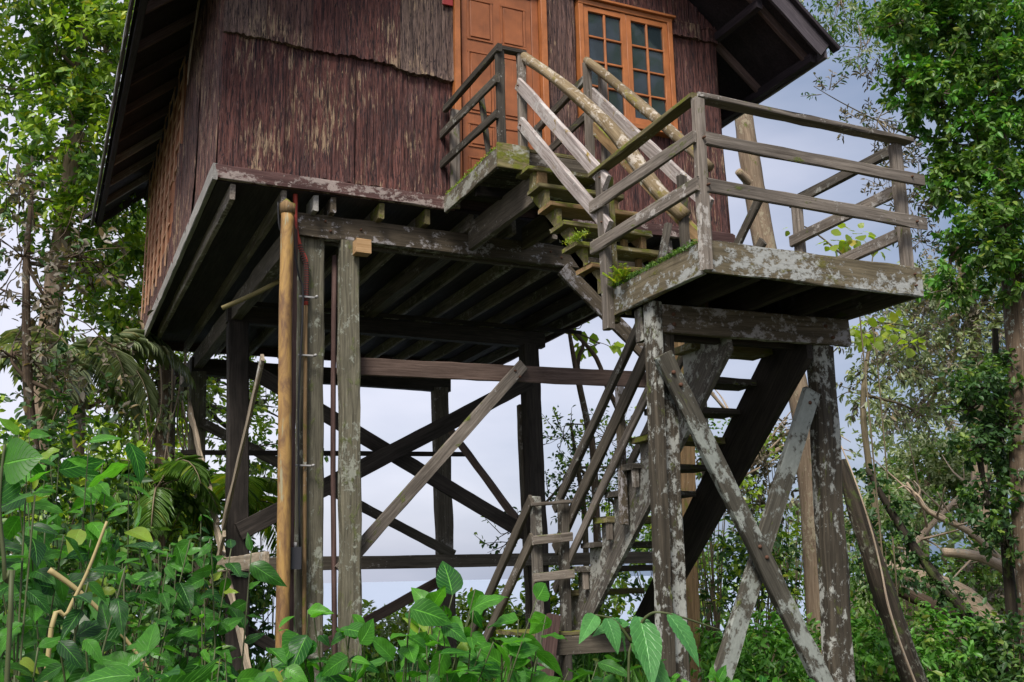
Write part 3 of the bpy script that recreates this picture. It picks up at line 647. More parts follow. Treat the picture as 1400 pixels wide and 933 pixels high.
# ================================================================== LOOKOUT DECK
dk = thing('lookout_deck', 'square railed wooden platform with lichen-spotted edge boards between two flights', 'deck', (4.5, 5.8, -1.6))
DZ = 2.005
for i in range(8):
    y0 = 5.185+i*.145
    beam('deck_board', M['deck_lichen'] if i < 1 else M['rail_dark'], dk, (3.69 if i < 7 else 3.69, y0+.07, DZ-.018), (5.37, y0+.07, DZ-.018), .135, .034, side=(0, 1, 0))
beam('edge_board', M['deck_lichen'], dk, (3.64, 5.155, 1.905), (5.40, 5.155, 1.900), .04, .205, side=(0, 1, 0), jit=.006, label='front edge board covered in round grey lichen')
beam('edge_board', M['deck_lichen'], dk, (3.655, 5.18, 1.90), (3.655, 6.38, 1.89), .04, .20, side=(1, 0, 0), jit=.006, label='left edge board, mossy along its top')
beam('edge_board', M['rail_dark'], dk, (5.385, 5.18, 1.90), (5.385, 6.36, 1.90), .04, .19, side=(1, 0, 0))
beam('edge_board', M['beam'], dk, (3.69, 6.34, 1.90), (5.36, 6.34, 1.90), .04, .19, side=(0, 1, 0))
for x in (4.05, 4.5, 4.95): beam('joist', M['beam'], dk, (x, 5.18, 1.885), (x, 6.31, 1.885), .05, .17, side=(1, 0, 0))
beam('beam', M['beam_lichen'], dk, (3.765, 5.885, 1.69), (5.385, 5.885, 1.71), .05, .20, side=(0, 1, 0), jit=.006)
beam('beam', M['beam'], dk, (3.78, 6.05, 1.68), (5.30, 6.05, 1.70), .05, .20, side=(0, 1, 0))
beam('block', M['stringer'], dk, (3.72, 6.05, 1.79), (3.72, 6.05, 1.56), .09, .05)
beam('post', M['post_lichen'], dk, (3.725, 5.90, 1.80), (3.665, 5.90, GZ), .075, .12, side=(1, 0, 0), jit=.008, ch=.01, label='left deck post with a pale flaking edge')
beam('post', M['post_lichen'], dk, (3.835, 5.97, 1.59), (3.80, 5.97, GZ), .125, .12, side=(1, 0, 0), jit=.008, ch=.012)
beam('post', M['post_lichen'], dk, (5.19, 5.97, 1.61), (5.06, 5.97, GZ), .195, .14, side=(1, 0, 0), jit=.010, ch=.03, label='right deck post covered in white lichen')
beam('brace', M['brace_lichen'], dk, (3.72, 5.80, 1.42), (5.00, 5.80, -1.05), .05, .135, side=(0, 1, 0), jit=.007, label='pale lichened brace crossing in front')
beam('brace', M['brace_lichen'], dk, (5.02, 5.90, 1.26), (3.90, 5.90, -1.05), .05, .135, side=(0, 1, 0), jit=.007)
# deck rails
cp = beam('corner_post', M['rail'], dk, (3.63, 5.12, 1.80), (3.645, 5.12, 2.93), .075, .05, side=(1, 0, 0))
beam('corner_post', M['rail'], dk, (3.70, 5.20, 2.0), (3.705, 5.20, 2.93), .05, .06, side=(1, 0, 0))
beam('rail_post', M['rail_dark'], dk, (4.30, 6.32, 2.0), (4.31, 6.32, 2.95), .07, .05, side=(1, 0, 0))
beam('rail_post', M['rail'], dk, (3.615, 6.31, 1.70), (3.605, 6.31, 2.86), .085, .06, side=(0, 1, 0))
beam('rail_post', M['mossy'], dk, (3.675, 6.31, 1.75), (3.665, 6.31, 2.84), .05, .06, side=(1, 0, 0))
beam('rail_post', M['rail'], dk, (5.34, 5.20, 1.9), (5.345, 5.20, 2.91), .085, .055, side=(1, 0, 0))
beam('rail_post', M['rail'], dk, (5.42, 6.36, 1.9), (5.42, 6.36, 2.90), .085, .05, side=(0, 1, 0))
beam('top_rail', M['rail'], dk, (3.64, 5.15, 2.955), (5.43, 5.15, 2.93), .10, .035, side=(0, 1, 0), jit=.005)
beam('top_rail', M['mossy'], dk, (3.64, 5.12, 2.95), (3.60, 6.42, 2.885), .09, .035, side=(1, 0, 0), jit=.005, label='sloping moss-edged top rail on the left of the deck')
beam('mid_rail', M['rail'], dk, (3.67, 5.10, 2.655), (5.47, 5.10, 2.63), .03, .085, side=(0, 1, 0), jit=.005)
beam('mid_rail', M['rail'], dk, (3.66, 5.10, 2.345), (5.45, 5.10, 2.31), .03, .09, side=(0, 1, 0), jit=.005)
beam('mid_rail', M['rail'], dk, (3.585, 5.09, 2.655), (3.565, 6.42, 2.63), .03, .085, side=(1, 0, 0), jit=.005)
beam('mid_rail', M['rail'], dk, (3.585, 5.09, 2.345), (3.565, 6.42, 2.32), .03, .09, side=(1, 0, 0), jit=.005)
beam('top_rail', M['rail_dark'], dk, (5.41, 5.22, 2.92), (5.41, 6.42, 2.905), .04, .08, side=(1, 0, 0))
beam('mid_rail', M['rail'], dk, (5.38, 5.22, 2.60), (5.38, 6.42, 2.58), .03, .09, side=(1, 0, 0))
beam('mid_rail', M['rail'], dk, (5.38, 5.22, 2.29), (5.38, 6.42, 2.24), .03, .09, side=(1, 0, 0))
beam('baluster', M['rail_dark'], dk, (3.95, 6.20, 2.0), (4.12, 6.25, 2.52), .05, .045)

# ================================================================== LOWER STAIRCASE
ls = thing('lower_staircase', 'lower flight of dark weathered steps dropping from the deck towards the stilts', 'staircase', (4.7, 7.5, -.4))
z0, y0, run, rise = 1.82, 6.05, .225, .195
poly = [(5.96, 1.78), (5.93, 1.52), (8.36, -.55), (8.56, -.55), (8.56, -.40)]
for k in range(10, -1, -1):
    z = z0-rise*k-.02; yb = y0+run*(k+1)
    poly += [(yb, z), (yb-run, z)] if k else [(yb, z)]
poly = [(5.96, 1.80), (5.93, 1.52), (8.40, -.60), (8.58, -.60)]
for k in range(10, -1, -1):
    z = z0-rise*k-.02; poly += [(y0+run*(k+1), z), (y0+run*k+.0, z)]
prism('stringer', M['stringer'], ls, poly, 'x', 4.345, 4.385, .003)['label'] = 'saw-toothed left stringer with flaking grey paint'
prism('stringer', M['beam'], ls, [(5.90, 1.85), (5.90, 1.50), (8.40, -.62), (8.62, -.45), (6.25, 1.78)], 'x', 5.01, 5.06, .003)
for k in range(11):
    z = z0-rise*k; beam('tread', M['mossy'] if k % 3 == 1 else M['rail_dark'], ls, (4.27, y0+run*k+.12, z), (5.0, y0+run*k+.12, z), .25, .048, side=(0, 1, 0), jit=.005)
    if k in (3, 5, 7, 9): beam('riser_cleat', M['rail'], ls, (4.31, y0+run*k+.03, z-rise+.03), (4.31, y0+run*k+.03, z-.02), .04, .05)
def dline(y, za, ya): return za-.845*(y-ya)
for x in (4.29,):
    beam('handrail', M['rail_dark'], ls, (x-.01, 6.95, 1.97), (x-.01, 8.58, .60), .045, .085, side=(1, 0, 0))
    beam('rail', M['beam_grey'], ls, (x-.03, 6.35, 2.12), (x-.03, 8.56, .24), .035, .12, side=(1, 0, 0))
    beam('rail', M['rail'], ls, (x-.05, 6.7, 1.50), (x-.05, 8.55, -.10), .03, .085, side=(1, 0, 0))
    beam('rail_post', M['beam_lichen'], ls, (x, 7.38, .40), (x, 7.36, 1.50), .07, .05, side=(0, 1, 0))
for (a, b) in ((2.90, 1.02), (2.55, .70)):
    beam('rail', M['rail_dark'], ls, (5.09, 6.40, a), (5.09, 8.6, b), .035, .085, side=(1, 0, 0))
beam('rail_post', M['rail_dark'], ls, (5.12, 7.4, .6), (5.12, 7.4, 2.1), .07, .05, side=(0, 1, 0))
beam('newel_post', M['rail_dark'], ls, (4.19, 8.28, -1.5), (4.21, 8.28, .66), .07, .09, side=(1, 0, 0), jit=.006)
beam('newel_post', M['stringer'], ls, (3.93, 8.25, -1.5), (3.93, 8.25, .68), .08, .06, side=(1, 0, 0), jit=.006)
for z, h_ in ((.61, .03), (.31, .075), (.0, .075)): beam('rail', M['rail'], ls, (3.86, 8.18, z), (4.24, 8.18, z+.03), .03, h_, side=(0, 1, 0))
for i in range(5): beam('platform_board', M['mossy'], ls, (3.85, 8.30+i*.15, -.46), (5.0, 8.30+i*.15, -.46), .14, .035, side=(0, 1, 0))
beam('platform_joist', M['beam_grey'], ls, (3.86, 8.25, -.56), (5.0, 8.25, -.56), .04, .15, side=(0, 1, 0))
for dz in (.60, .28): beam('rail', M['beam_grey'], ls, (3.88, 8.22, dz+.06), (3.88, 9.9, dz-1.32), .035, .10, side=(1, 0, 0))
beam('stringer', M['beam_grey'], ls, (3.90, 8.5, -.55), (3.90, 9.7, -1.55), .04, .22, side=(1, 0, 0))
beam('stringer', M['beam_grey'], ls, (4.60, 9.0, -.55), (4.60, 10.1, -1.55), .04, .22, side=(1, 0, 0))
for k in range(4): beam('tread', M['rail_dark'], ls, (3.92, 9.05+.24*k, -.66-.2*k), (4.6, 9.05+.24*k, -.66-.2*k), .22, .035, side=(0, 1, 0))
beam('prop', M['dark_red'], ls, (4.05, 8.2, -.3), (3.72, 8.0, -1.6), .05, .12, side=(0, 1, 0))

# rusty bolt and nail heads at the joints
M['bolt'] = M['bark_dark']
def bolt(parent, p, d=(0, -1, 0), r=.014, name='bolt'):
    p = Vector(p); d = Vector(d); tube(name, M['rustbolt'], parent, [p-d*.02, p+d*.010, p+d*.016], [r, r, r*.6], 8, .05)
M['rustbolt'] = paint('rusted_iron', (.10, .045, .025), .8)
for p in ((3.86, 5.858, 1.72), (3.86, 5.858, 1.65), (5.16, 5.858, 1.74), (5.22, 5.858, 1.66)): bolt(dk, p)
for p in ((3.78, 5.773, 1.30), (3.83, 5.773, 1.22), (4.37, 5.773, .17), (4.42, 5.773, .10), (4.97, 5.873, 1.17)): bolt(dk, p)
for p in ((3.645, 5.133, 1.95), (3.645, 5.133, 1.86), (5.33, 5.133, 1.95), (5.33, 5.133, 1.87), (3.65, 5.083, 2.655), (3.66, 5.083, 2.345), (5.35, 5.083, 2.635), (5.35, 5.083, 2.31)): bolt(dk, p, r=.008, name='nail')
for p in ((2.28, 9.143, 3.26), (2.33, 9.143, 3.17), (2.62, 9.143, 3.22), (4.60, 9.143, 3.22), (4.72, 9.143, 3.17), (4.22, 9.24, 1.99), (4.27, 9.24, 1.93)): bolt(house, p, r=.012)
for p in ((3.592, 7.66, 4.18), (3.592, 7.64, 3.80), (3.582, 6.28, 2.82), (3.582, 6.28, 2.48)): bolt(us, p, (-1, 0, 0), .008, 'nail')

# ================================================================== PLANTS
def unit(a): return a/np.maximum(1e-6, np.linalg.norm(a, axis=-1, keepdims=True))
LOWV = np.array([(0, 0, 0), (.33, .5, .07), (.72, .36, .03), (1, 0, -.14), (.72, -.36, .03), (.33, -.5, .07)], float)
LOWF = np.array([(0, 1, 2, 3), (0, 3, 4, 5)])
def hi_template(nu=8, nv=6, fold=.12, droop=.22, ribs=0.0, tip=1.0, wave=.0):
    V, UV, F = [], [], []
    for i in range(nu+1):
        u = i/nu; w = (math.sin(math.pi*min(1, u**.72)))**.85 if 0 < u < 1 else 0
        w *= 1-.35*u*tip
        for j in range(nv+1):
            v = j/nv; a = (v-.5)
            z = fold*abs(a)*2*w*.5-droop*u*u+(ribs*math.sin(u*9*2*math.pi-abs(a)*16)*w if ribs else 0)+wave*math.sin(u*14+(3 if a > 0 else 0))*abs(a)*2
            V.append((u, a*w*1.15, z)); UV.append((u, v))
    for i in range(nu):
        for j in range(nv):
            q = i*(nv+1)+j; F.append((q, q+nv+1, q+nv+2, q+1))
    V, UV, F = np.array(V), np.array(UV), np.array(F)
    return V, F, UV[F]
HI = hi_template(); HIS = [hi_template(), hi_template(8, 6, .05, .35, 0, .6, .02), hi_template(8, 6, .22, .12, 0, 1.2, .035), hi_template(8, 6, -.06, .5, 0, .9, .05)]; RIB = hi_template(27, 8, .1, .25, .016, .6)
BROAD = hi_template(7, 6, .06, .15, 0, .2, .03)
def scatter(name, mat, parent, P, D, N, size, aspect, tpl=None, kind=None, smooth=None):
    P, D, N = np.asarray(P, float), unit(np.asarray(D, float)), unit(np.asarray(N, float)); n = len(P)
    B = unit(np.cross(N, D)); N2 = np.cross(D, B)
    T, F, UV = (LOWV, LOWF, None) if tpl is None else tpl
    size = np.broadcast_to(size, (n,)); asp = np.broadcast_to(aspect, (n,))
    V = P[:, None]+size[:, None, None]*(T[None, :, 0:1]*D[:, None]+T[None, :, 1:2]*asp[:, None, None]*B[:, None]+T[None, :, 2:3]*N2[:, None])
    k = len(T); FF = (F[None]+(np.arange(n)*k)[:, None, None]).reshape(-1, F.shape[1])
    rnd = np.repeat(rng.random(n), len(F))
    uv = None if UV is None else np.tile(UV.reshape(-1, 2), (n, 1))
    o = mk(name, V.reshape(-1, 3), FF, mat, parent, rnd=rnd, uv=uv, smooth=tpl is not None)
    return o
def cluster_leaves(C, T, k, tl, droop=.3, flat=.6):
    """k leaves along a twig of length tl at each of the points C with directions T"""
    n = len(C); T = unit(T)
    s = rng.random((n, k))
    ref = unit(rng.normal(size=(n, 3)))
    side = unit(np.cross(T, ref)); oth = np.cross(T, side)
    ang = rng.random((n, k))*2*math.pi
    rad = side[:, None]*np.cos(ang)[..., None]+oth[:, None]*np.sin(ang)[..., None]
    P = C[:, None]+T[:, None]*(s[..., None]*tl)+rad*(tl*.10)*rng.random((n, k, 1))
    D = T[:, None]*.55+rad*.9+np.array([0, 0, -droop])+rng.normal(size=(n, k, 3))*.25
    N = np.array([0, 0, 1.])*flat+rng.normal(size=(n, k, 3))*.45+T[:, None]*.2
    return P.reshape(-1, 3), D.reshape(-1, 3), N.reshape(-1, 3)
def blob_points(c, r, n, shell=.55):
    d = unit(rng.normal(size=(n, 3))); q = (shell+(1-shell)*rng.random((n, 1)))*np.where(rng.random((n, 1)) < .25, rng.random((n, 1)), 1)
    # uneven outline: swell and pinch with direction
    sw = np.array([1+.45*noise.noise(Vector(tuple(v*1.7))+Vector(c)) for v in d])[:, None]
    keep = np.array([noise.noise(Vector(tuple(v*2.3))+Vector(c)*1.3+Vector((9, 2, 4))) > -.22 for v in d])
    P = np.array(c)+d*q*sw*np.array(r)
    return P[keep], d[keep]
DENS = 2.0
def tree(name, label, trunk, tr, blobs, lm, ls, asp=.45, k=12, tl=.35, bark='bark_brown', droop=.3, group=None, cat='tree', flat=.6, limb_from=.35, twigs=7, lm2=None, sides=12, crown_label=None):
    """trunk: points; tr: radii; blobs: (centre, radius or (rx, ry, rz), clusters)"""
    t = thing(name, label, cat, trunk[0], group)
    tubes('trunk', M[bark], t, [(trunk, tr, sides, 5)]); tk = [Vector(p) for p in trunk]
    limbs = []; CP, CD = [], []
    for bi, (c, r, n) in enumerate(blobs):
        n = int(n*DENS)
        r = (r, r, r*.8) if not hasattr(r, '__len__') else r; cv = Vector(c)
        best = min(range(len(tk)), key=lambda i: (tk[i]-cv).length+(3 if i < len(tk)*limb_from else 0)); a = tk[best]
        ra = tr[min(best, len(tr)-1)] if len(tr) == len(trunk) else tr[-1]
        ra = min(ra*.7, .02+.02*(a-cv).length)
        mid = a.lerp(cv, .5)+Vector(rng.normal(size=3)*.12*(a-cv).length)
        if (a-cv).length > .15: limbs.append(([a, mid, cv], [ra, ra*.7, ra*.42], 7, 4))
        P, D = blob_points(c, r, n); D = unit(D+np.array([0, 0, .25])+rng.normal(size=D.shape)*.4)
        for i in rng.choice(len(P), min(twigs, len(P)), replace=False):
            p = Vector(P[i]); limbs.append(([cv.lerp(a, rng.random()*.3), cv.lerp(p, .5)+Vector(rng.normal(size=3)*.08*(cv-p).length), p, p+Vector(D[i])*tl], [ra*.4, ra*.25, .008, .003], 5, 3))
        CP.append(P); CD.append(D)
    if limbs: tubes('branches', M[bark], t, limbs)
    P, D = np.concatenate(CP), np.concatenate(CD)
    lp, ld, ln = cluster_leaves(P, D, k, tl, droop, flat)
    if lm2:
        m = np.repeat(rng.random(len(P)) < .3, k)
        scatter('crown', M[lm2], t, lp[m], ld[m], ln[m], ls*(.6+.7*rng.random(m.sum())), asp)
        lp, ld, ln = lp[~m], ld[~m], ln[~m]
    scatter('crown', M[lm], t, lp, ld, ln, ls*(.6+.7*rng.random(len(lp))), asp)
    return t
def gz(x, y): return hgt(x, y)
def G(p):                                   # a point on the ground under p
    return (p[0], p[1], gz(p[0], p[1])-.1)

# ---------------- trees on the left
a = (0.04, 17.50, 2.68)
tree('broadleaf_tree', 'tall tree with bright yellow-green leaves beside the left edge of the roof', [G(a), (0.05, 17.50, 1.13), (-0.00, 17.60, 3.38), (0.14, 17.60, 6.04), (0.21, 17.50, 8.32), (0.11, 17.50, 11.72)], [.2, .19, .17, .14, .1, .05],
     [((0.62, 17.20, 8.65), 1.15, 120), ((-0.29, 17.50, 9.14), 1.1, 90), ((0.28, 17.40, 7.12), 1.0, 110), ((-0.76, 18.00, 7.98), .9, 60), ((0.81, 17.50, 5.72), .75, 75), ((-0.40, 17.20, 5.96), .5, 25), ((0.99, 17.30, 10.55), 1.3, 80), ((-1.01, 17.30, 10.06), 1.2, 60), ((1.45, 18.50, 9.89), 1.0, 60), ((0.69, 18.20, 4.78), .55, 30)],
     'lf_bright', .15, .48, 15, .42, 'bark_grey', lm2='lf_mid')
DENS = 1.3
a = (-0.15, 13.00, 1.99)
tree('sparse_tree', 'thin tree with sparse dark purplish leaves against the bright sky at the left edge', [G(a), (0.04, 13.00, 0.68), (-0.16, 13.00, 2.32), (-0.27, 13.00, 3.70), (-0.27, 13.00, 4.60)], [.09, .075, .055, .04, .02],
     [((-0.32, 13.00, 3.78), .75, 40), ((0.11, 13.20, 3.16), .7, 40), ((-0.35, 13.00, 2.65), .7, 38), ((0.25, 13.00, 2.17), .6, 34), ((0.31, 13.30, 3.94), .45, 18), ((-0.54, 13.00, 4.65), .5, 20)],
     'lf_brown', .10, .5, 9, .36, 'bark_brown', twigs=12, lm2='lf_dark')
a = (1.95, 19.00, 2.49)
tree('vine_hung_tree', 'leafy tree behind the house with a vine-hung reddish trunk', [G(a), (2.13, 19.00, 0.26), (2.01, 19.00, 2.24), (1.96, 19.00, 3.78), (1.83, 19.00, 5.09), (1.61, 19.40, 7.13)], [.2, .19, .17, .14, .12, .06],
     [((1.43, 19.30, 5.68), 1.0, 80), ((2.11, 20.00, 6.38), .9, 60), ((1.11, 19.00, 4.37), .8, 60), ((1.80, 19.30, 4.49), .7, 50), ((2.33, 19.50, 3.09), .7, 50), ((1.45, 19.30, 3.02), .8, 60), ((2.51, 20.50, 4.96), .8, 50), ((0.76, 19.80, 3.07), .7, 40), ((3.64, 21.00, 2.80), .8, 40), ((4.15, 21.50, 3.48), .7, 26), ((3.18, 21.00, 3.94), .7, 30)],
     'lf_bright', .15, .42, 14, .42, 'bark_brown', lm2='lf_pale')
# hanging vines on that trunk
t = thing('hanging_vines', 'tangle of dry hanging vines around the reddish trunk behind the house', 'vines', G((1.92, 18.70, 2.45)))
vs = []
for i in range(16):
    x = 195+rng.random()*60; y0_ = 470+rng.random()*80; p = Vector((1.92, 18.80, 3.48)); d = Vector(((x-225)*.012, rng.uniform(-.2, .2), (520-y0_)*.012)); q = p+d
    vs.append(([q, q+Vector((rng.uniform(-.15, .15), 0, -.9)), q+Vector((rng.uniform(-.3, .3), 0, -1.8)), q+Vector((rng.uniform(-.3, .3), 0, -2.9))], [.018, .014, .012, .008], 5, 4))
tubes('stems', M['bark_tan'], t, vs)
# palms
def palm(name, label, base, top, fronds, fl, lm='lf_mid', leaf=.5, cat='palm'):
    t = thing(name, label, cat, base); tubes('trunk', M['bark_grey'], t, [([base, tuple((Vector(base)+Vector(top))/2), top], [.11, .09, .07], 10, 4)])
    for i in range(fronds):
        a = 2*math.pi*i/fronds+rng.random()*.5; el = rng.uniform(.1, 1.1); L_ = fl*rng.uniform(.8, 1.15)
        d = Vector((math.cos(a)*math.cos(el), math.sin(a)*math.cos(el), math.sin(el))); pts = []; p = Vector(top)
        for s in range(10):
            pts.append(p.copy()); p = p+d*L_/9; d = (d+Vector((0, 0, -.17-.03*s))).normalized()
        fr = tubes('frond', M['twig'], t, [(pts, [.016, .004], 5, 1)])
        PP, DD, NN = [], [], []
        for s in range(44):
            u = .12+.87*s/43; k = u*9; j = min(8, int(k)); q = pts[j].lerp(pts[j+1], k-j); ax = (pts[j+1]-pts[j]).normalized(); sd = ax.cross(Vector((0, 0, 1))).normalized()
            for sg in (-1, 1):
                PP.append(q); DD.append(sd*sg+ax*.7+Vector((0, 0, -.55+rng.normal()*.15))); NN.append(Vector((0, 0, 1))+sd*sg*-.4+Vector(rng.normal(size=3)*.1))
        u = np.repeat(np.linspace(.12, 1, 44), 2)
        scatter('leaflets', M[lm], fr, PP, DD, NN, leaf*(.35+.65*np.sin(np.pi*np.clip(u, .1, .95))), .075)
    return t
palm('palm_tree', 'feathery palm with drooping fronds left of the house', G((0.60, 15.00, 1.93)), (0.45, 15.00, 2.91), 12, 1.6, 'lf_pale', .5)
palm('low_palm', 'low palm with arching fronds behind the split boards', G((3.16, 18.00, 1.18)), (3.06, 18.00, 1.30), 11, 1.6, 'lf_bright', .5)
palm('young_palm', 'young palm with narrow fronds among the dark shrubs on the left', G((1.40, 12.50, 1.31)), (1.26, 12.50, 1.06), 9, 1.0, 'lf_mid', .34)

# ---------------- trees on the right
DENS = 1.8
a = (11.73, 10.00, 0.71)
tree('broadleaf_tree', 'dense green tree filling the upper right corner', [G(a), (11.84, 10.00, 0.71), (12.12, 10.00, 2.88), (12.20, 10.00, 4.46), (12.55, 10.20, 6.02), (12.76, 10.30, 8.24), (13.04, 10.40, 11.21)], [.17, .16, .15, .14, .12, .10, .05],
     [((10.87, 10.30, 7.72), .38, 34), ((10.88, 10.30, 6.80), .3, 22), ((11.88, 10.00, 7.54), .75, 130), ((12.27, 9.70, 6.67), .7, 110), ((11.24, 10.20, 6.60), .5, 70), ((11.89, 10.00, 5.84), .6, 100), ((12.01, 9.60, 5.05), .5, 70), ((11.56, 10.30, 5.24), .42, 50), ((11.49, 9.80, 4.32), .45, 60), ((11.46, 10.50, 8.07), .6, 70), ((12.91, 9.80, 8.01), .7, 90), ((11.62, 10.00, 8.66), .8, 90), ((12.10, 9.80, 3.86), .35, 36), ((11.23, 10.20, 3.78), .25, 16)],
     'lf_mid', .11, .50, 18, .24, 'bark_brown', lm2='lf_fresh')
# outer branches of small dark leaves reaching over the sky
tree('overhanging_bough', 'slender bough of small dark leaves reaching left across the sky above the deck', [(13.46, 10.60, 5.84), (12.44, 10.60, 6.11), (11.43, 10.60, 6.12), (10.62, 10.60, 6.27), (9.98, 10.60, 6.44), (9.51, 10.60, 6.60)], [.03, .024, .018, .012, .008, .004],
     [((10.49, 10.60, 6.25), (.38, .3, .12), 16), ((9.73, 10.60, 6.57), (.20, .2, .07), 6), ((10.89, 10.60, 5.70), (.32, .3, .22), 22), ((11.01, 10.60, 5.05), (.22, .25, .2), 14), ((10.68, 10.70, 7.07), (.3, .2, .08), 7), ((11.23, 10.60, 4.54), (.2, .2, .25), 15), ((10.61, 10.50, 5.29), (.2, .2, .2), 9)],
     'lf_brown', .085, .34, 10, .24, 'twig', twigs=9, lm2='lf_dark', cat='branch', sides=6)
tree('slender_tree', 'tree of fine pale leaves above the right end of the roof', [G((19.77, 14.00, 1.01)), (19.77, 14.00, 2.44), (19.33, 14.00, 6.98), (17.88, 14.00, 10.65), (15.27, 14.00, 12.06), (13.59, 14.00, 12.13)], [.14, .12, .09, .06, .04, .03],
     [((13.41, 14.00, 10.51), .75, 70), ((14.75, 14.20, 10.28), .6, 50), ((12.78, 14.00, 11.14), .9, 60), ((13.85, 14.00, 9.68), .4, 20), ((16.01, 14.50, 11.02), .7, 50)],
     'lf_mid', .10, .36, 11, .34, 'bark_grey', lm2='lf_pale')
DENS = 2.5
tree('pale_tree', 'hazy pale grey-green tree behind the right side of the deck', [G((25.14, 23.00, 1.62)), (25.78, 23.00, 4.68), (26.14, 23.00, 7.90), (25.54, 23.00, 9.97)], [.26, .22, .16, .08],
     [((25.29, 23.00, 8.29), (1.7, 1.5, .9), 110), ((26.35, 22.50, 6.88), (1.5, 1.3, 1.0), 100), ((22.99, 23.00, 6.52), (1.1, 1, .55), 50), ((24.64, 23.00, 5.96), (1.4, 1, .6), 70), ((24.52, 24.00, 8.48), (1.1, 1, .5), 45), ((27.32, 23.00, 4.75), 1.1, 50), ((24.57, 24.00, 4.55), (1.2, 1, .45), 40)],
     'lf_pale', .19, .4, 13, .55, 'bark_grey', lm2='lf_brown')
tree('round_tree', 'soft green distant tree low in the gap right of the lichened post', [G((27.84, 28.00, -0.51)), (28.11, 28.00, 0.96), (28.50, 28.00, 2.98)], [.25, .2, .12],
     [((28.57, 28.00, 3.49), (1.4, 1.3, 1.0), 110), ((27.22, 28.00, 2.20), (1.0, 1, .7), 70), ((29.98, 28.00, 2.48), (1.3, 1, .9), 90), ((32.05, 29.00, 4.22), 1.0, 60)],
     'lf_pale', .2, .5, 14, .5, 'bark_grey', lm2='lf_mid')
DENS = 1.4
tree('drooping_tree', 'sparse brownish tree with drooping leaves right of the deck posts', [G((11.36, 12.00, 0.21)), (11.16, 12.00, 1.36), (11.17, 12.00, 2.56), (11.53, 12.00, 3.71)], [.06, .05, .04, .02],
     [((11.31, 12.00, 2.57), (.45, .4, .4), 34), ((11.95, 12.00, 3.05), (.4, .4, .25), 24), ((11.34, 12.00, 3.35), (.35, .4, .25), 18), ((12.79, 12.30, 3.76), (.4, .3, .2), 16), ((12.35, 12.20, 2.42), (.3, .3, .15), 10)],
     'lf_pale', .10, .42, 10, .3, 'twig', droop=.9, lm2='lf_brown', twigs=10)
tree('ivy_column', 'dark ivy hanging in a thick column at the right edge', [G((11.81, 10.40, -0.22)), (11.93, 10.40, 0.73), (12.07, 10.40, 2.13), (12.20, 10.40, 3.29)], [.08, .07, .06, .04],
     [((11.62, 10.20, 2.38), .38, 60), ((11.84, 10.20, 1.70), .38, 56), ((11.53, 10.30, 1.60), .26, 34), ((11.43, 10.20, 0.81), .34, 48), ((12.21, 10.20, 2.62), .3, 40), ((11.68, 10.20, 0.34), .3, 34), ((11.92, 10.10, 1.10), .25, 24), ((11.41, 10.30, 2.09), .2, 16)],
     'lf_dark', .09, .6, 13, .22, 'bark_dark', lm2='lf_mid', cat='ivy')
# smooth trunk with a stub behind the deck
t = thing('leaning_trunk', 'smooth pale brown trunk with a broken stub rising behind the deck railing', 'tree', G((9.97, 12.00, 0.83)))
tubes('trunk', M['bark_grey'], t, [([G((9.97, 12.00, 0.83)), (10.02, 12.00, 1.45), (9.97, 12.00, 2.50), (9.80, 12.00, 3.46), (9.55, 12.00, 4.77), (9.41, 12.00, 6.13), (9.36, 12.00, 7.07), (9.39, 12.00, 8.42), (9.51, 12.00, 11.30)], [.15, .15, .15, .155, .16, .15, .14, .12, .08], 16, 5)])
tubes('branch_stub', M['bark_grey'], t, [([(9.52, 12.00, 5.55), (9.28, 11.95, 5.68), (9.11, 11.90, 5.77)], [.09, .07, .055], 9, 3)])
# broad yellow-green leaves
def broad(name, label, stems, leaves, lm='lf_yellow', size=.2, cat='shrub', base=None):
    t = thing(name, label, cat, base or stems[0][0]); tubes('stems', M['twig'], t, [(s, [.012, .006], 6, 3) for s in stems])
    P, D, N = [], [], []
    for c, r, n in leaves:
        for i in range(n):
            v = rng.normal(size=3); v /= np.linalg.norm(v); P.append(np.array(c)+v*r*rng.random()**.5); D.append(v+np.array([0, 0, -.5])); N.append(np.array([0, -.5, 1])+rng.normal(size=3)*.4)
    scatter('leaves', M[lm], t, P, D, N, size*(.6+.6*rng.random(len(P))), .85, tpl=BROAD); return t
broad('broad_leaf_sapling', 'yellow-green broad-leaved sapling seen through the deck railing', [[G((8.42, 9.00, 2.26)), (8.44, 9.00, 2.85), (8.37, 9.00, 3.63)], [(8.44, 9.00, 2.85), (8.67, 9.00, 3.40), (8.77, 9.00, 3.76)], [(8.40, 9.00, 3.46), (7.86, 9.00, 3.79), (7.65, 9.00, 3.81)]],
      [((8.49, 9.00, 3.78), .17, 20), ((8.16, 9.00, 3.65), .12, 9), ((8.81, 9.00, 3.68), .10, 7), ((7.55, 9.00, 3.78), .05, 2)], size=.12)
broad('broad_leaf_shrub', 'bright broad-leaved shrub with red-tinged leaves right of the dark deck beam', [[G((9.52, 10.00, 1.96)), (9.59, 10.00, 2.52), (9.54, 10.00, 3.09)], [(9.59, 10.00, 2.52), (9.93, 10.00, 2.83), (10.27, 10.00, 3.05)]],
      [((9.52, 10.00, 2.90), .22, 24), ((9.96, 10.00, 3.02), .2, 22), ((10.25, 10.00, 2.85), .12, 10), ((9.29, 10.00, 2.97), .12, 8)], size=.13)
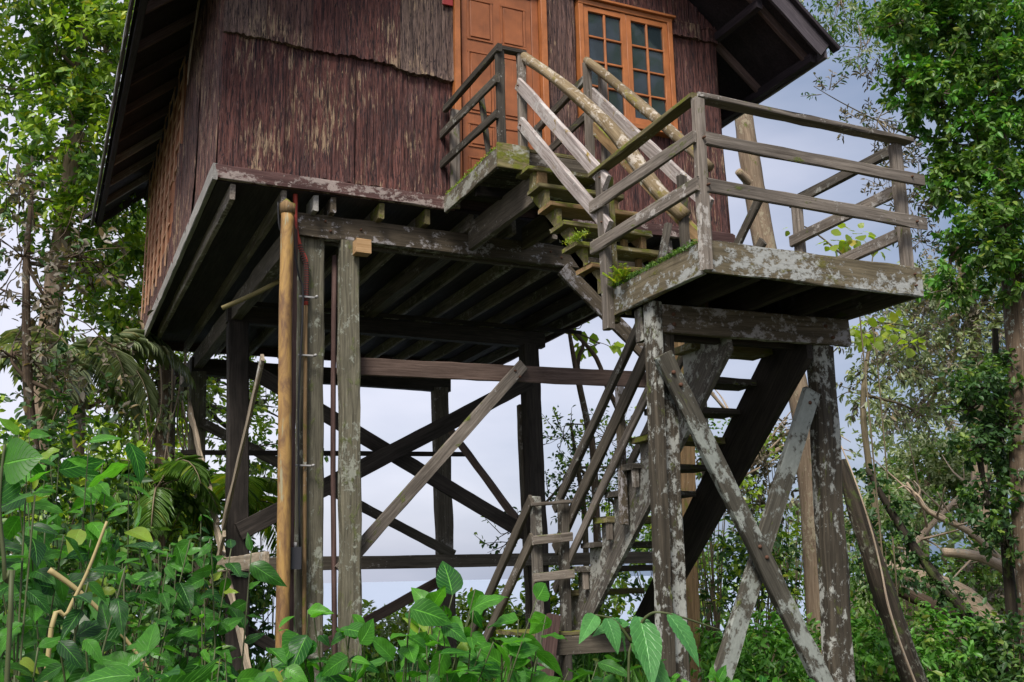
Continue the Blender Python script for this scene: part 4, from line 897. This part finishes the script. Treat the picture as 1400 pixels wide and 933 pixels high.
t = tree('bare_sapling', 'thin bare sapling with a few broad leaves in the gap under the house', [G((8.21, 15.00, 1.01)), (8.21, 15.00, 1.71), (8.12, 15.00, 2.42), (7.95, 15.00, 3.26), (7.84, 15.00, 3.96)], [.07, .06, .055, .045, .03],
     [((7.80, 15.00, 3.98), (.25, .2, .12), 5), ((8.41, 15.00, 3.78), (.3, .2, .15), 6)], 'lf_yellow', .2, .8, 4, .2, 'bark_brown', twigs=4)
tubes('branches', M['bark_brown'], t, [([(8.12, 15.00, 2.42), (7.98, 15.00, 3.38), (8.10, 15.00, 3.76), (7.89, 15.00, 3.99)], [.04, .035, .03, .02], 7, 3), ([(8.51, 15.00, 3.05), (8.33, 15.00, 3.53), (8.06, 15.00, 3.82), (7.87, 15.00, 3.99)], [.04, .038, .03, .025], 7, 3), ([(8.94, 15.10, 2.22), (8.70, 15.00, 2.69), (8.51, 15.00, 3.05)], [.05, .045, .04], 7, 3)])
tree('small_leaved_tree', 'small-leaved twiggy tree between the right stilt and the lower stairs', [G((8.50, 16.00, -0.13)), (8.54, 16.00, 0.83), (8.44, 16.00, 1.82), (8.33, 16.00, 2.57)], [.06, .05, .04, .02],
     [((8.18, 16.00, 2.31), (.45, .4, .4), 30), ((8.58, 16.00, 1.70), (.55, .4, .5), 40), ((8.07, 16.00, 1.32), (.35, .4, .4), 24), ((9.04, 16.00, 2.34), (.4, .4, .4), 20), ((9.12, 16.00, 1.21), (.5, .4, .5), 36), ((7.18, 16.00, 0.66), (.4, .4, .3), 10), ((9.75, 16.00, 1.85), (.5, .4, .5), 30)],
     'lf_dark', .085, .55, 9, .34, 'twig', twigs=14, lm2='lf_bright')

DENS = 1.0
tree('roadside_tree', 'tall leafy tree behind the viewer mirrored in the window panes', [(12.5, -3, -1.6), (12.5, -3, 3), (12.6, -3, 8), (12.5, -3, 12)], [.25, .22, .18, .1],
     [((12.5, -3, 9.5), 2.0, 50), ((14, -3.5, 12), 2.2, 45), ((11, -2.6, 12.5), 2.0, 38), ((13, -4.2, 14.5), 2.0, 40)], 'lf_bright', .24, .5, 12, .5, 'bark_grey')

# ---------------- undergrowth: shrubs, each on its own stems
def shrub(label, c, r, n, lm, ls, asp=.5, k=12, tl=.3, lm2=None, name='shrub', group=None, droop=.3, cat='shrub', stems=6):
    n = int(n*1.6); c = tuple(c); base = G(c); t = thing(name, label, cat, base, group); r = (r, r, r*.8) if not hasattr(r, '__len__') else r
    P, D = blob_points(c, r, n, .35); D = unit(D+np.array([0, 0, .4])+rng.normal(size=D.shape)*.4)
    idx = rng.choice(len(P), min(stems*3, len(P)), replace=False)
    tubes('stems', M['twig'], t, [([tuple(Vector(base)+Vector((rng.uniform(-.1, .1), rng.uniform(-.1, .1), 0))), tuple(Vector(base).lerp(Vector(P[i]), .6)+Vector((0, 0, .1))), tuple(P[i])], [.014, .009, .004], 5, 3) for i in idx])
    lp, ld, ln = cluster_leaves(P, D, k, tl, droop, .7)
    if lm2:
        m = np.repeat(rng.random(len(P)) < .35, k); scatter('leaves', M[lm2], t, lp[m], ld[m], ln[m], ls*(.6+.7*rng.random(m.sum())), asp); lp, ld, ln = lp[~m], ld[~m], ln[~m]
    scatter('leaves', M[lm], t, lp, ld, ln, ls*(.6+.7*rng.random(len(lp))), asp); return t
shrub('dark shrub mass beneath the vine-hung trunk at left', (0.80, 13.00, 0.84), (1.3, .8, .8), 130, 'lf_mid', .12, lm2='lf_bright')
shrub('dark shrub at the left edge below the sparse purplish tree', (-0.11, 11.00, 0.98), (.9, .7, .7), 110, 'lf_dark', .11, lm2='lf_bright')
shrub('low dark thicket at the lower left behind the dry leaning stem', (0.28, 9.00, -0.08), (1.1, .7, .6), 150, 'lf_dark', .10, lm2='lf_mid')
shrub('dusky shrub left of the rear left stilt', (1.59, 14.00, 0.19), (.9, .7, .8), 120, 'lf_dark', .12, lm2='lf_bright')
shrub('green shrub behind the pale crossed boards at the left', (2.94, 17.50, -0.00), (1.0, .6, .7), 110, 'lf_mid', .13, lm2='lf_bright')
shrub('pale leafy shrub behind the two front left posts', (4.58, 22.00, 2.35), (1.0, .6, .6), 60, 'lf_mid', .13, lm2='lf_pale')
shrub('sunlit pale bush on the shore edge left of the rear stilt', (6.48, 20.00, -1.09), (1.3, .7, .5), 110, 'lf_bright', .14, lm2='lf_pale')
shrub('pale bush on the shore edge right of the rear stilt', (8.30, 20.00, -0.96), (1.0, .7, .65), 100, 'lf_bright', .14, lm2='lf_pale')
shrub('bushy growth on the shore edge in front of the pale crossed boards', (4.81, 19.00, -1.17), (1.0, .7, .4), 80, 'lf_mid', .13, lm2='lf_bright')
shrub('leafy bush behind the foot of the lower stairs', (7.69, 15.00, -0.66), (1.1, .7, .8), 120, 'lf_bright', .12, lm2='lf_dark')
shrub('brown-green tangle behind the open treads of the lower stairs', (10.29, 15.00, 1.76), (.9, .6, 1.0), 90, 'lf_mid', .10, lm2='lf_brown')
shrub('brown-green tangle seen between the crossed lichened braces', (11.03, 14.00, 1.67), (.9, .6, 1.0), 100, 'lf_brown', .10, lm2='lf_bright')
shrub('leafy tangle under the crossing of the lichened braces', (9.70, 13.00, 0.04), (1.0, .6, .8), 120, 'lf_dark', .10, lm2='lf_bright')
shrub('bushy green plant right of the white-lichened post', (10.22, 11.00, 0.19), (.6, .5, .6), 70, 'lf_mid', .09, lm2='lf_dark')
shrub('bright ferny plant at the foot of the crossed braces', (6.63, 9.00, -0.93), (.75, .5, .35), 110, 'lf_fresh', .10, .4)
shrub('bright leafy plant at the foot of the white-lichened post', (7.68, 8.50, -0.88), (.6, .5, .38), 90, 'lf_fresh', .09, lm2='lf_mid')
shrub('green bush under the fallen logs at the right', (9.15, 9.00, -0.94), (.7, .5, .40), 90, 'lf_fresh', .09, lm2='lf_mid')
shrub('dark bush in the lower right corner', (9.61, 8.50, -1.05), (.5, .5, .45), 80, 'lf_dark', .09, lm2='lf_mid')
shrub('shadowy shrub behind the fallen logs', (15.45, 14.00, -0.29), (1.2, .6, .8), 120, 'lf_mid', .12, lm2='lf_brown')
shrub('small-leaved shrub behind the leaning mossy trunk', (15.54, 16.00, 1.12), (.8, .6, .6), 70, 'lf_pale', .11, lm2='lf_mid')
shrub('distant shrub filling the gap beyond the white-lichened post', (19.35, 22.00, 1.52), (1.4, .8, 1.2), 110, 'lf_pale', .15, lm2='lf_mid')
shrub('tall leafy shrub behind the middle of the lower stairs', (11.20, 18.00, 0.38), (1.3, .8, 1.3), 140, 'lf_mid', .13, lm2='lf_bright')

# leaning mossy trunk with a vine, fallen logs, dead branches
t = tag(tube('mossy_leaning_trunk', M['bark_dark'], None, [G((7.59, 7.60, -1.73)), (7.35, 7.60, -0.97), (7.17, 7.70, -0.13), (7.05, 7.80, 0.54), (7.00, 7.90, 1.03)], [.13, .115, .10, .085, .06], 14, .12, sub=5), 'dark mossy trunk leaning beside the white-lichened post', 'tree trunk')
tag(tube('climbing_vine', M['bark_tan'], None, [(7.23, 7.40, -1.13), (7.11, 7.45, -0.70), (7.04, 7.50, -0.32), (7.09, 7.60, 0.00), (7.01, 7.60, 0.40), (6.98, 7.70, 0.80), (6.93, 7.80, 1.16)], [.013, .012, .011, .01, .008, .006], 7, .1, sub=5), 'pale vine climbing the dark leaning trunk', 'vine')
for lab, pts, r, m in (('long tan fallen log sloping down to the right edge', [(11.07, 12.00, 0.11), (11.31, 11.50, -0.11), (11.71, 11.00, -0.36), (12.08, 10.50, -1.22)], [.10, .12, .13, .15], 'bark_tan'),
                       ('reddish fallen log lying lowest among the green bushes', [(9.90, 10.00, -0.66), (10.22, 9.90, -0.81), (10.63, 9.80, -0.93)], [.07, .085, .09], 'redwood'),
                       ('thick brown fallen log behind the ivy-covered branch', [(11.67, 12.60, -0.10), (12.57, 12.40, -0.56), (13.86, 12.00, -1.13)], [.10, .11, .12], 'bark_brown'),
                       ('pale broken limb resting on the fallen logs', [(11.91, 11.50, 0.24), (12.53, 11.30, 0.12), (12.91, 11.00, -0.24)], [.06, .08, .09], 'bark_tan')):
    tag(tube('fallen_log', M[m], None, pts, r, 14, .14, sub=5), lab, 'log', 'fallen logs at the right')
def dead(label, main, n, spread):
    t = thing('dead_branch', label, 'dead branch', main[0], 'bare dead branches'); ls_ = [(main, [.065, .02], 8, 4)]; mv = [Vector(p) for p in main]
    for i in range(n):
        u = rng.random()*(len(mv)-1); j = int(u); p = mv[j].lerp(mv[j+1], u-j); d = Vector(rng.normal(size=3)*spread)+(mv[-1]-mv[0])*.15
        ls_.append(([p, p+d*.5+Vector(rng.normal(size=3)*.04), p+d], [.024, .014, .006], 5, 3))
    tubes('limbs', M['bark_tan'], t, ls_)
dead('pale dead branch forking upward above the fallen logs', [(12.26, 13.00, -0.11), (13.07, 13.00, 0.56), (13.92, 13.00, 1.15), (14.58, 13.00, 1.65)], 16, .45)
dead('bare dead branch fanning out beside the dark ivy', [(13.87, 12.00, -0.15), (13.06, 12.00, 0.51), (12.22, 12.00, 0.84), (11.85, 12.00, 1.27)], 16, .4)
dead('low bare branch behind the crossed lichened braces', [(9.55, 14.00, 0.95), (10.45, 14.00, 1.66), (11.52, 14.00, 2.17), (12.04, 14.00, 2.69)], 18, .5)
dead('bare branch showing between the open treads of the stairs', [(12.71, 15.00, 1.17), (11.86, 15.00, 2.31), (11.10, 15.00, 2.54), (10.40, 15.00, 3.28)], 14, .5)
# ivy-clad branch sloping down to the right
pts = [(8.79, 9.50, 1.16), (9.11, 9.40, 0.49), (9.38, 9.20, -0.09), (9.64, 9.00, -0.58), (9.87, 8.80, -1.20)]
t = thing('ivy_clad_branch', 'ivy-covered branch sloping down across the fallen logs', 'branch', pts[-1]); tubes('branch', M['bark_dark'], t, [(pts, [.03, .05, .06, .07, .08], 9, 4)])
C = np.concatenate([np.array(pts[i])+(np.array(pts[i+1])-np.array(pts[i]))*np.linspace(0, 1, 20)[:, None] for i in range(4)]); C = C+rng.normal(size=C.shape)*.07
lp, ld, ln = cluster_leaves(C, rng.normal(size=C.shape), 14, .16); scatter('leaves', M['lf_dark'], t, lp, ld, ln, .06*(.6+.8*rng.random(len(lp))), .7)

# small fern sprouting on the deck edge
t = thing('fern', 'small bright green fern sprouting at the mossy corner of the deck', 'fern', (3.63, 6.25, 1.98))
P, D, N = [], [], []
fr = []
for i in range(14):
    a = rng.uniform(0, 6.28); d = Vector((math.cos(a)*.7-.3, math.sin(a)*.7, rng.uniform(-.2, 1.0))).normalized(); p = Vector((3.62, 6.12+rng.uniform(-.14, .2), 1.99)); pts = [p, p+d*.07, p+d*.13+Vector((0, 0, -.02))]; fr.append((pts, [.002, .001], 4, 1))
    for s in range(9):
        q = p+d*(.02+.013*s); sd = d.cross(Vector((0, 0, 1))).normalized()
        for sg in (-1, 1): P.append(q); D.append(sd*sg+d*.5); N.append(Vector((0, 0, 1)))
tubes('stalks', M['stem'], t, fr); scatter('leaflets', M['lf_yellow'], t, P, D, N, .034, .5)
t = thing('moss_tuft', 'tuft of moss and tiny ferns on a tread of the upper stairs', 'moss', (3.60, 6.75, 2.5))
P = np.array([3.60, 6.72, 2.50])+rng.normal(size=(260, 3))*np.array([.02, .07, .012]); scatter('leaves', M['lf_yellow'], t, P, rng.normal(size=P.shape)+np.array([-.3, 0, .6]), rng.normal(size=P.shape), .025, .4)
t = tag(scatter('moss_fringe', M['lf_bright'], None, (P := np.column_stack([3.40+rng.normal(size=900)*.014, 7.66+1.25*rng.random(900), np.full(900, 3.592)+rng.normal(size=900)*.006])), rng.normal(size=P.shape)+np.array([-.4, 0, .8]), rng.normal(size=P.shape), .018, .35), 'thin green moss growing along the landing edge', 'moss', kind='stuff')
t = tag(scatter('moss_fringe', M['lf_mid'], None, (P := np.column_stack([3.645+rng.normal(size=1100)*.014, 5.2+1.15*rng.random(1100), np.full(1100, 2.008)+rng.normal(size=1100)*.008])), rng.normal(size=P.shape)+np.array([-.4, 0, .6]), rng.normal(size=P.shape), .022, .35), 'dark green moss growing along the left edge of the deck', 'moss', kind='stuff')

# ---------------- far woods that read as one mass
def wood_mass(label, boxes, n, lm, ls):
    P = []
    for (x0, x1, y0, y1, z0, z1, w) in boxes:
        m = int(n*w); u = rng.random((m, 3)); q = np.array([x0, y0, z0])+u*np.array([x1-x0, y1-y0, z1-z0])
        keep = np.array([noise.noise(Vector(tuple(v*.55)))+.5*noise.noise(Vector(tuple(v*1.6))) > -.02+.9*max(0, (v[2]-z0)/(z1-z0)-.6) for v in q]); P.append(q[keep])
    P = np.concatenate(P); lp, ld, ln = cluster_leaves(P, rng.normal(size=P.shape)+np.array([0, 0, .3]), 10, .5)
    o = scatter('far_wood', M[lm], None, lp, ld, ln, ls*(.6+.8*rng.random(len(lp))), .5); tag(o, label, 'wood', kind='stuff')
a, b = (-1.46, 23.00, 2.88), (2.95, 23.00, 3.03)
wood_mass('far wood reading as one green mass left of the house', [(a[0], b[0], 22, 27, -1.5, 3.6, 1)], 1700, 'lf_bright', .2)
wood_mass('far dark wood floor at the left', [(a[0]*.75, b[0]+.6, 17.5, 20, -1.6, 1.0, 1)], 1100, 'lf_dark', .18)
a, b = (23.41, 27.00, 4.22), (35.50, 27.00, 4.63)
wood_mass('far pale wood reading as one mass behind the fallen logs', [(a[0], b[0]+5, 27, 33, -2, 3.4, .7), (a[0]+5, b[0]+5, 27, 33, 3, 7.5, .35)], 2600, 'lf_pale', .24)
a, b = (11.97, 19.00, 2.82), (25.54, 19.00, 3.27)
wood_mass('far low growth behind the stairs and braces', [(a[0], b[0]+2, 18, 22, -1.8, .9, 1)], 1700, 'lf_mid', .17)

# ---------------- ground cover
n = 26000
gx = rng.uniform(-9, 19, n); gy = rng.uniform(3.5, 19, n)
P = np.array([(x, y, hgt(x, y)+abs(rng.normal())*.16) for x, y in zip(gx, gy)])
tag(scatter('ground_cover', M['lf_mid'], None, P, rng.normal(size=P.shape)+np.array([0, 0, .3]), rng.normal(size=P.shape)*.5+np.array([0, 0, 1]), .06+.09*rng.random(n), .5), 'low leafy plants covering the forest floor', 'ground cover', kind='stuff')
n = 9000
gx = rng.uniform(-4, 12, n); gy = rng.uniform(3.5, 17, n)
P = np.array([(x, y, hgt(x, y)) for x, y in zip(gx, gy)])
tag(scatter('grass', M['lf_fresh'], None, P, rng.normal(size=P.shape)*.35+np.array([0, 0, 1]), rng.normal(size=P.shape), .2+.25*rng.random(n), .06), 'thin grass blades between the low plants', 'grass', kind='stuff')

# ---------------- foreground plants close to the camera
def fg_plant(name, label, stems, leaves, mat='fg', size=.11, asp=.5, tpl=HI, stem='stem', cat='plant', sr=.006):
    """stems: point lists; leaves: (stem index, from, to, count) or explicit (base, tip, width)"""
    t = thing(name, label, cat, stems[0][0]); tubes('stems', M[stem], t, [(s, [sr, sr*.45], 7, 5) for s in stems])
    P, D, N, S, A = [], [], [], [], []
    for e in leaves:
        if isinstance(e[0], int):
            st = [Vector(p) for p in stems[e[0]]]
            for i in range(e[3]):
                u = (e[1]+(e[2]-e[1])*i/max(1, e[3]-1))*(len(st)-1); j = min(len(st)-2, int(u)); q = st[j].lerp(st[j+1], u-j); ax = (st[j+1]-st[j]).normalized()
                sd = ax.cross(Vector((0, 0, 1))).normalized()*(1 if i % 2 else -1)
                d = sd*rng.uniform(.4, 1.1)+ax*rng.uniform(-.1, .8)+Vector((rng.uniform(-.3, .3), -.3, rng.uniform(-1.1, .2)))
                P.append(q); D.append(d); N.append(Vector((0, -.6, .9))+Vector(rng.normal(size=3)*.5)); S.append(size*rng.uniform(.42, 1.22)); A.append(asp*rng.uniform(.85, 1.15))
        else:
            b, tp, w = Vector(e[0]), Vector(e[1]), e[2]; P.append(b); D.append(tp-b+Vector((0, 0, .25*(tp-b).length))); S.append((tp-b).length*1.05); A.append(w/(tp-b).length); N.append(Vector(e[3]) if len(e) > 3 and e[3] else Vector((0, -.8, .8)))
    P, D, N, S, A = np.array([tuple(p) for p in P]), np.array([tuple(p) for p in D]), np.array([tuple(p) for p in N]), np.array(S), np.array(A)
    if tpl is HI:
        w = rng.integers(0, 4, len(P))
        for q, tp_ in enumerate(HIS):
            if (w == q).any(): scatter('leaves', M[mat], t, P[w == q], D[w == q], N[w == q], S[w == q], A[w == q], tpl=tp_)
    else: scatter('leaves', M[mat], t, P, D, N, S, A, tpl=tpl)
    return t
def arch(p0, p1, h=.12, n=5):
    a, b = Vector(p0), Vector(p1); return [tuple(a.lerp(b, i/n)+Vector((0, 0, h*math.sin(math.pi*i/n)))) for i in range(n+1)]
def bush_fg(name, label, base, tips, **k):
    st, lv = [], []
    for i, tp in enumerate(tips):
        st.append(arch(base, tp, .10+.08*rng.random())); lv.append((i, .35, 1.0, k.get('n', 12)))
    k.pop('n', None); return fg_plant(name, label, st, lv, **k)
def spread_tips(c, r, n): return [tuple(Vector(c)+Vector((rng.uniform(-1, 1)*r[0], rng.uniform(-1, 1)*r[1], rng.uniform(-1, 1)*r[2]))) for _ in range(n)]
def bush2(name, label, base, regions, n=10, **k):
    st, lv = [], []
    for (c, r, m) in regions:
        for tp in spread_tips(c, r, m):
            b = Vector(base)+Vector((rng.uniform(-.25, .25)+(tp[0]-base[0])*.5, rng.uniform(-.2, .2), 0)); st.append(arch(tuple(b), tp, rng.uniform(.02, .12))); lv.append((len(st)-1, .62, 1.0, n))
    return fg_plant(name, label, st, lv, sr=.0045, **k)
bush2('glossy_shrub', 'glossy dark green shrub reaching right towards the split boards', G((0.26, 3.60, -0.43)), [((0.18, 3.60, 0.14), (.36, .3, .05), 11), ((0.57, 3.80, 0.14), (.14, .15, .04), 6), ((0.11, 3.50, -0.01), (.28, .25, .05), 5), ((0.01, 3.50, 0.22), (.2, .3, .04), 3)], 13, size=.115, asp=.46)
bush2('bright_shrub', 'bright green shrub with upright leaves above the glossy one at left', G((0.20, 4.60, -0.54)), [((0.15, 4.50, 0.54), (.40, .3, .06), 12), ((0.40, 4.70, 0.44), (.20, .2, .06), 4)], 9, mat='fg_light', size=.145, asp=.46)
bush2('fine_leaved_shrub', 'fine-leaved dark shrub filling the gaps behind the glossy one', G((0.30, 4.10, -0.48)), [((0.17, 4.10, 0.09), (.42, .3, .20), 24), ((0.06, 3.90, -0.13), (.35, .3, .15), 12)], 26, size=.06, asp=.42)
bush2('pinnate_weed', 'light weed with many small paired leaflets low on the left', G((0.29, 3.10, -0.55)), [((0.29, 3.00, -0.14), (.22, .2, .08), 9), ((0.59, 3.30, -0.23), (.12, .2, .04), 4)], 24, mat='fg_light', size=.05, asp=.38)
bush2('large_leaved_plant', 'large light-green leaves along the bottom left of the frame', G((0.35, 2.50, -0.67)), [((0.28, 2.40, -0.21), (.26, .15, .04), 14), ((0.48, 2.50, -0.26), (.08, .1, .03), 4)], 6, mat='fg_light', size=.15, asp=.48)
bush2('mixed_weeds', 'mixed weeds filling the bottom left corner', G((0.06, 2.60, -0.73)), [((0.04, 2.60, -0.09), (.18, .2, .14), 16), ((-0.03, 2.70, 0.08), (.06, .1, .15), 5), ((0.17, 2.60, -0.18), (.14, .2, .06), 9)], 9, size=.095, asp=.44)
bush2('creeping_vine', 'leafy vine with heart-shaped leaves arching across the bottom centre', G((1.03, 3.30, -0.96)), [((0.84, 3.30, -0.17), (.16, .2, .08), 8), ((1.08, 3.20, -0.12), (.30, .2, .06), 12), ((1.30, 3.20, -0.09), (.18, .15, .06), 8), ((1.48, 3.20, -0.18), (.16, .15, .08), 7), ((1.02, 3.00, -0.22), (.45, .15, .05), 14)], 7, mat='fg_light', size=.11, asp=.6)
bush2('glossy_ground_shrub', 'dark glossy shrub under the arching vine at the bottom centre', G((1.43, 3.90, -0.93)), [((1.12, 3.80, -0.33), (.35, .2, .08), 14), ((1.54, 3.80, -0.35), (.35, .2, .08), 14), ((2.06, 3.90, -0.40), (.25, .2, .06), 9)], 10, size=.13, asp=.48)
bush2('low_weeds', 'low weeds at the bottom between the deck posts', G((3.61, 5.20, -1.42)), [((3.65, 5.10, -0.58), (.40, .2, .07), 14), ((3.01, 4.90, -0.55), (.2, .2, .05), 6)], 10, mat='fg_light', size=.12, asp=.4)
fg_plant('ribbed_leaf_plant', 'plant with large hanging ribbed leaves in front of the left deck post', [[G((1.76, 3.10, -1.01)), (1.79, 3.10, -0.39), (1.81, 3.10, -0.21), (1.83, 3.10, -0.13)], [(1.81, 3.10, -0.21), (1.84, 3.05, -0.13), (1.89, 3.00, -0.12), (2.09, 3.00, -0.18)], [(1.81, 3.10, -0.21), (1.75, 3.10, -0.14), (1.68, 3.10, -0.12)]],
         [((1.83, 3.08, -0.13), (1.80, 2.95, -0.32), .095), ((1.89, 3.00, -0.12), (1.94, 2.92, -0.27), .065), ((1.72, 3.10, -0.13), (1.73, 3.05, -0.23), .058), ((1.83, 3.12, -0.14), (1.94, 3.12, -0.22), .075, (0, -.5, 1)), ((1.68, 3.10, -0.12), (1.59, 3.00, -0.20), .05), ((1.75, 3.10, -0.14), (1.84, 3.15, -0.28), .07), ((1.83, 3.15, -0.15), (1.69, 3.10, -0.19), .06, (0, -.5, 1)), ((1.81, 3.10, -0.21), (1.89, 3.00, -0.39), .08)], mat='fg_rib', tpl=RIB)
fg_plant('round_leaf_stem', 'big round leaf on a thin stem at the left edge, closest to the viewer', [[G((0.01, 1.15, -0.44)), (-0.01, 1.15, -0.13), (-0.02, 1.15, 0.01), (-0.03, 1.15, 0.08), (-0.03, 1.15, 0.14)]], [((-0.03, 1.15, 0.12), (0.00, 1.13, 0.12), .048, (0, -1, .35)), ((-0.03, 1.15, 0.08), (-0.04, 1.15, 0.12), .04, (0, -1, .4))], mat='fg_light', sr=.003)
fg_plant('dry_stem', 'dry yellowish stem leaning right at the lower left with one withered leaf', [[G((0.08, 3.00, -0.60)), (0.06, 3.00, -0.20), (0.10, 3.00, -0.06), (0.14, 3.00, 0.04), (0.18, 3.00, 0.17)], [(0.05, 3.10, 0.05), (0.13, 3.10, -0.01), (0.23, 3.10, -0.11), (0.34, 3.10, -0.25)]], [((0.09, 2.95, -0.07), (0.17, 2.93, -0.12), .05, (0, -.9, .5))], mat='fg_dead', stem='stem_dry', sr=.008)
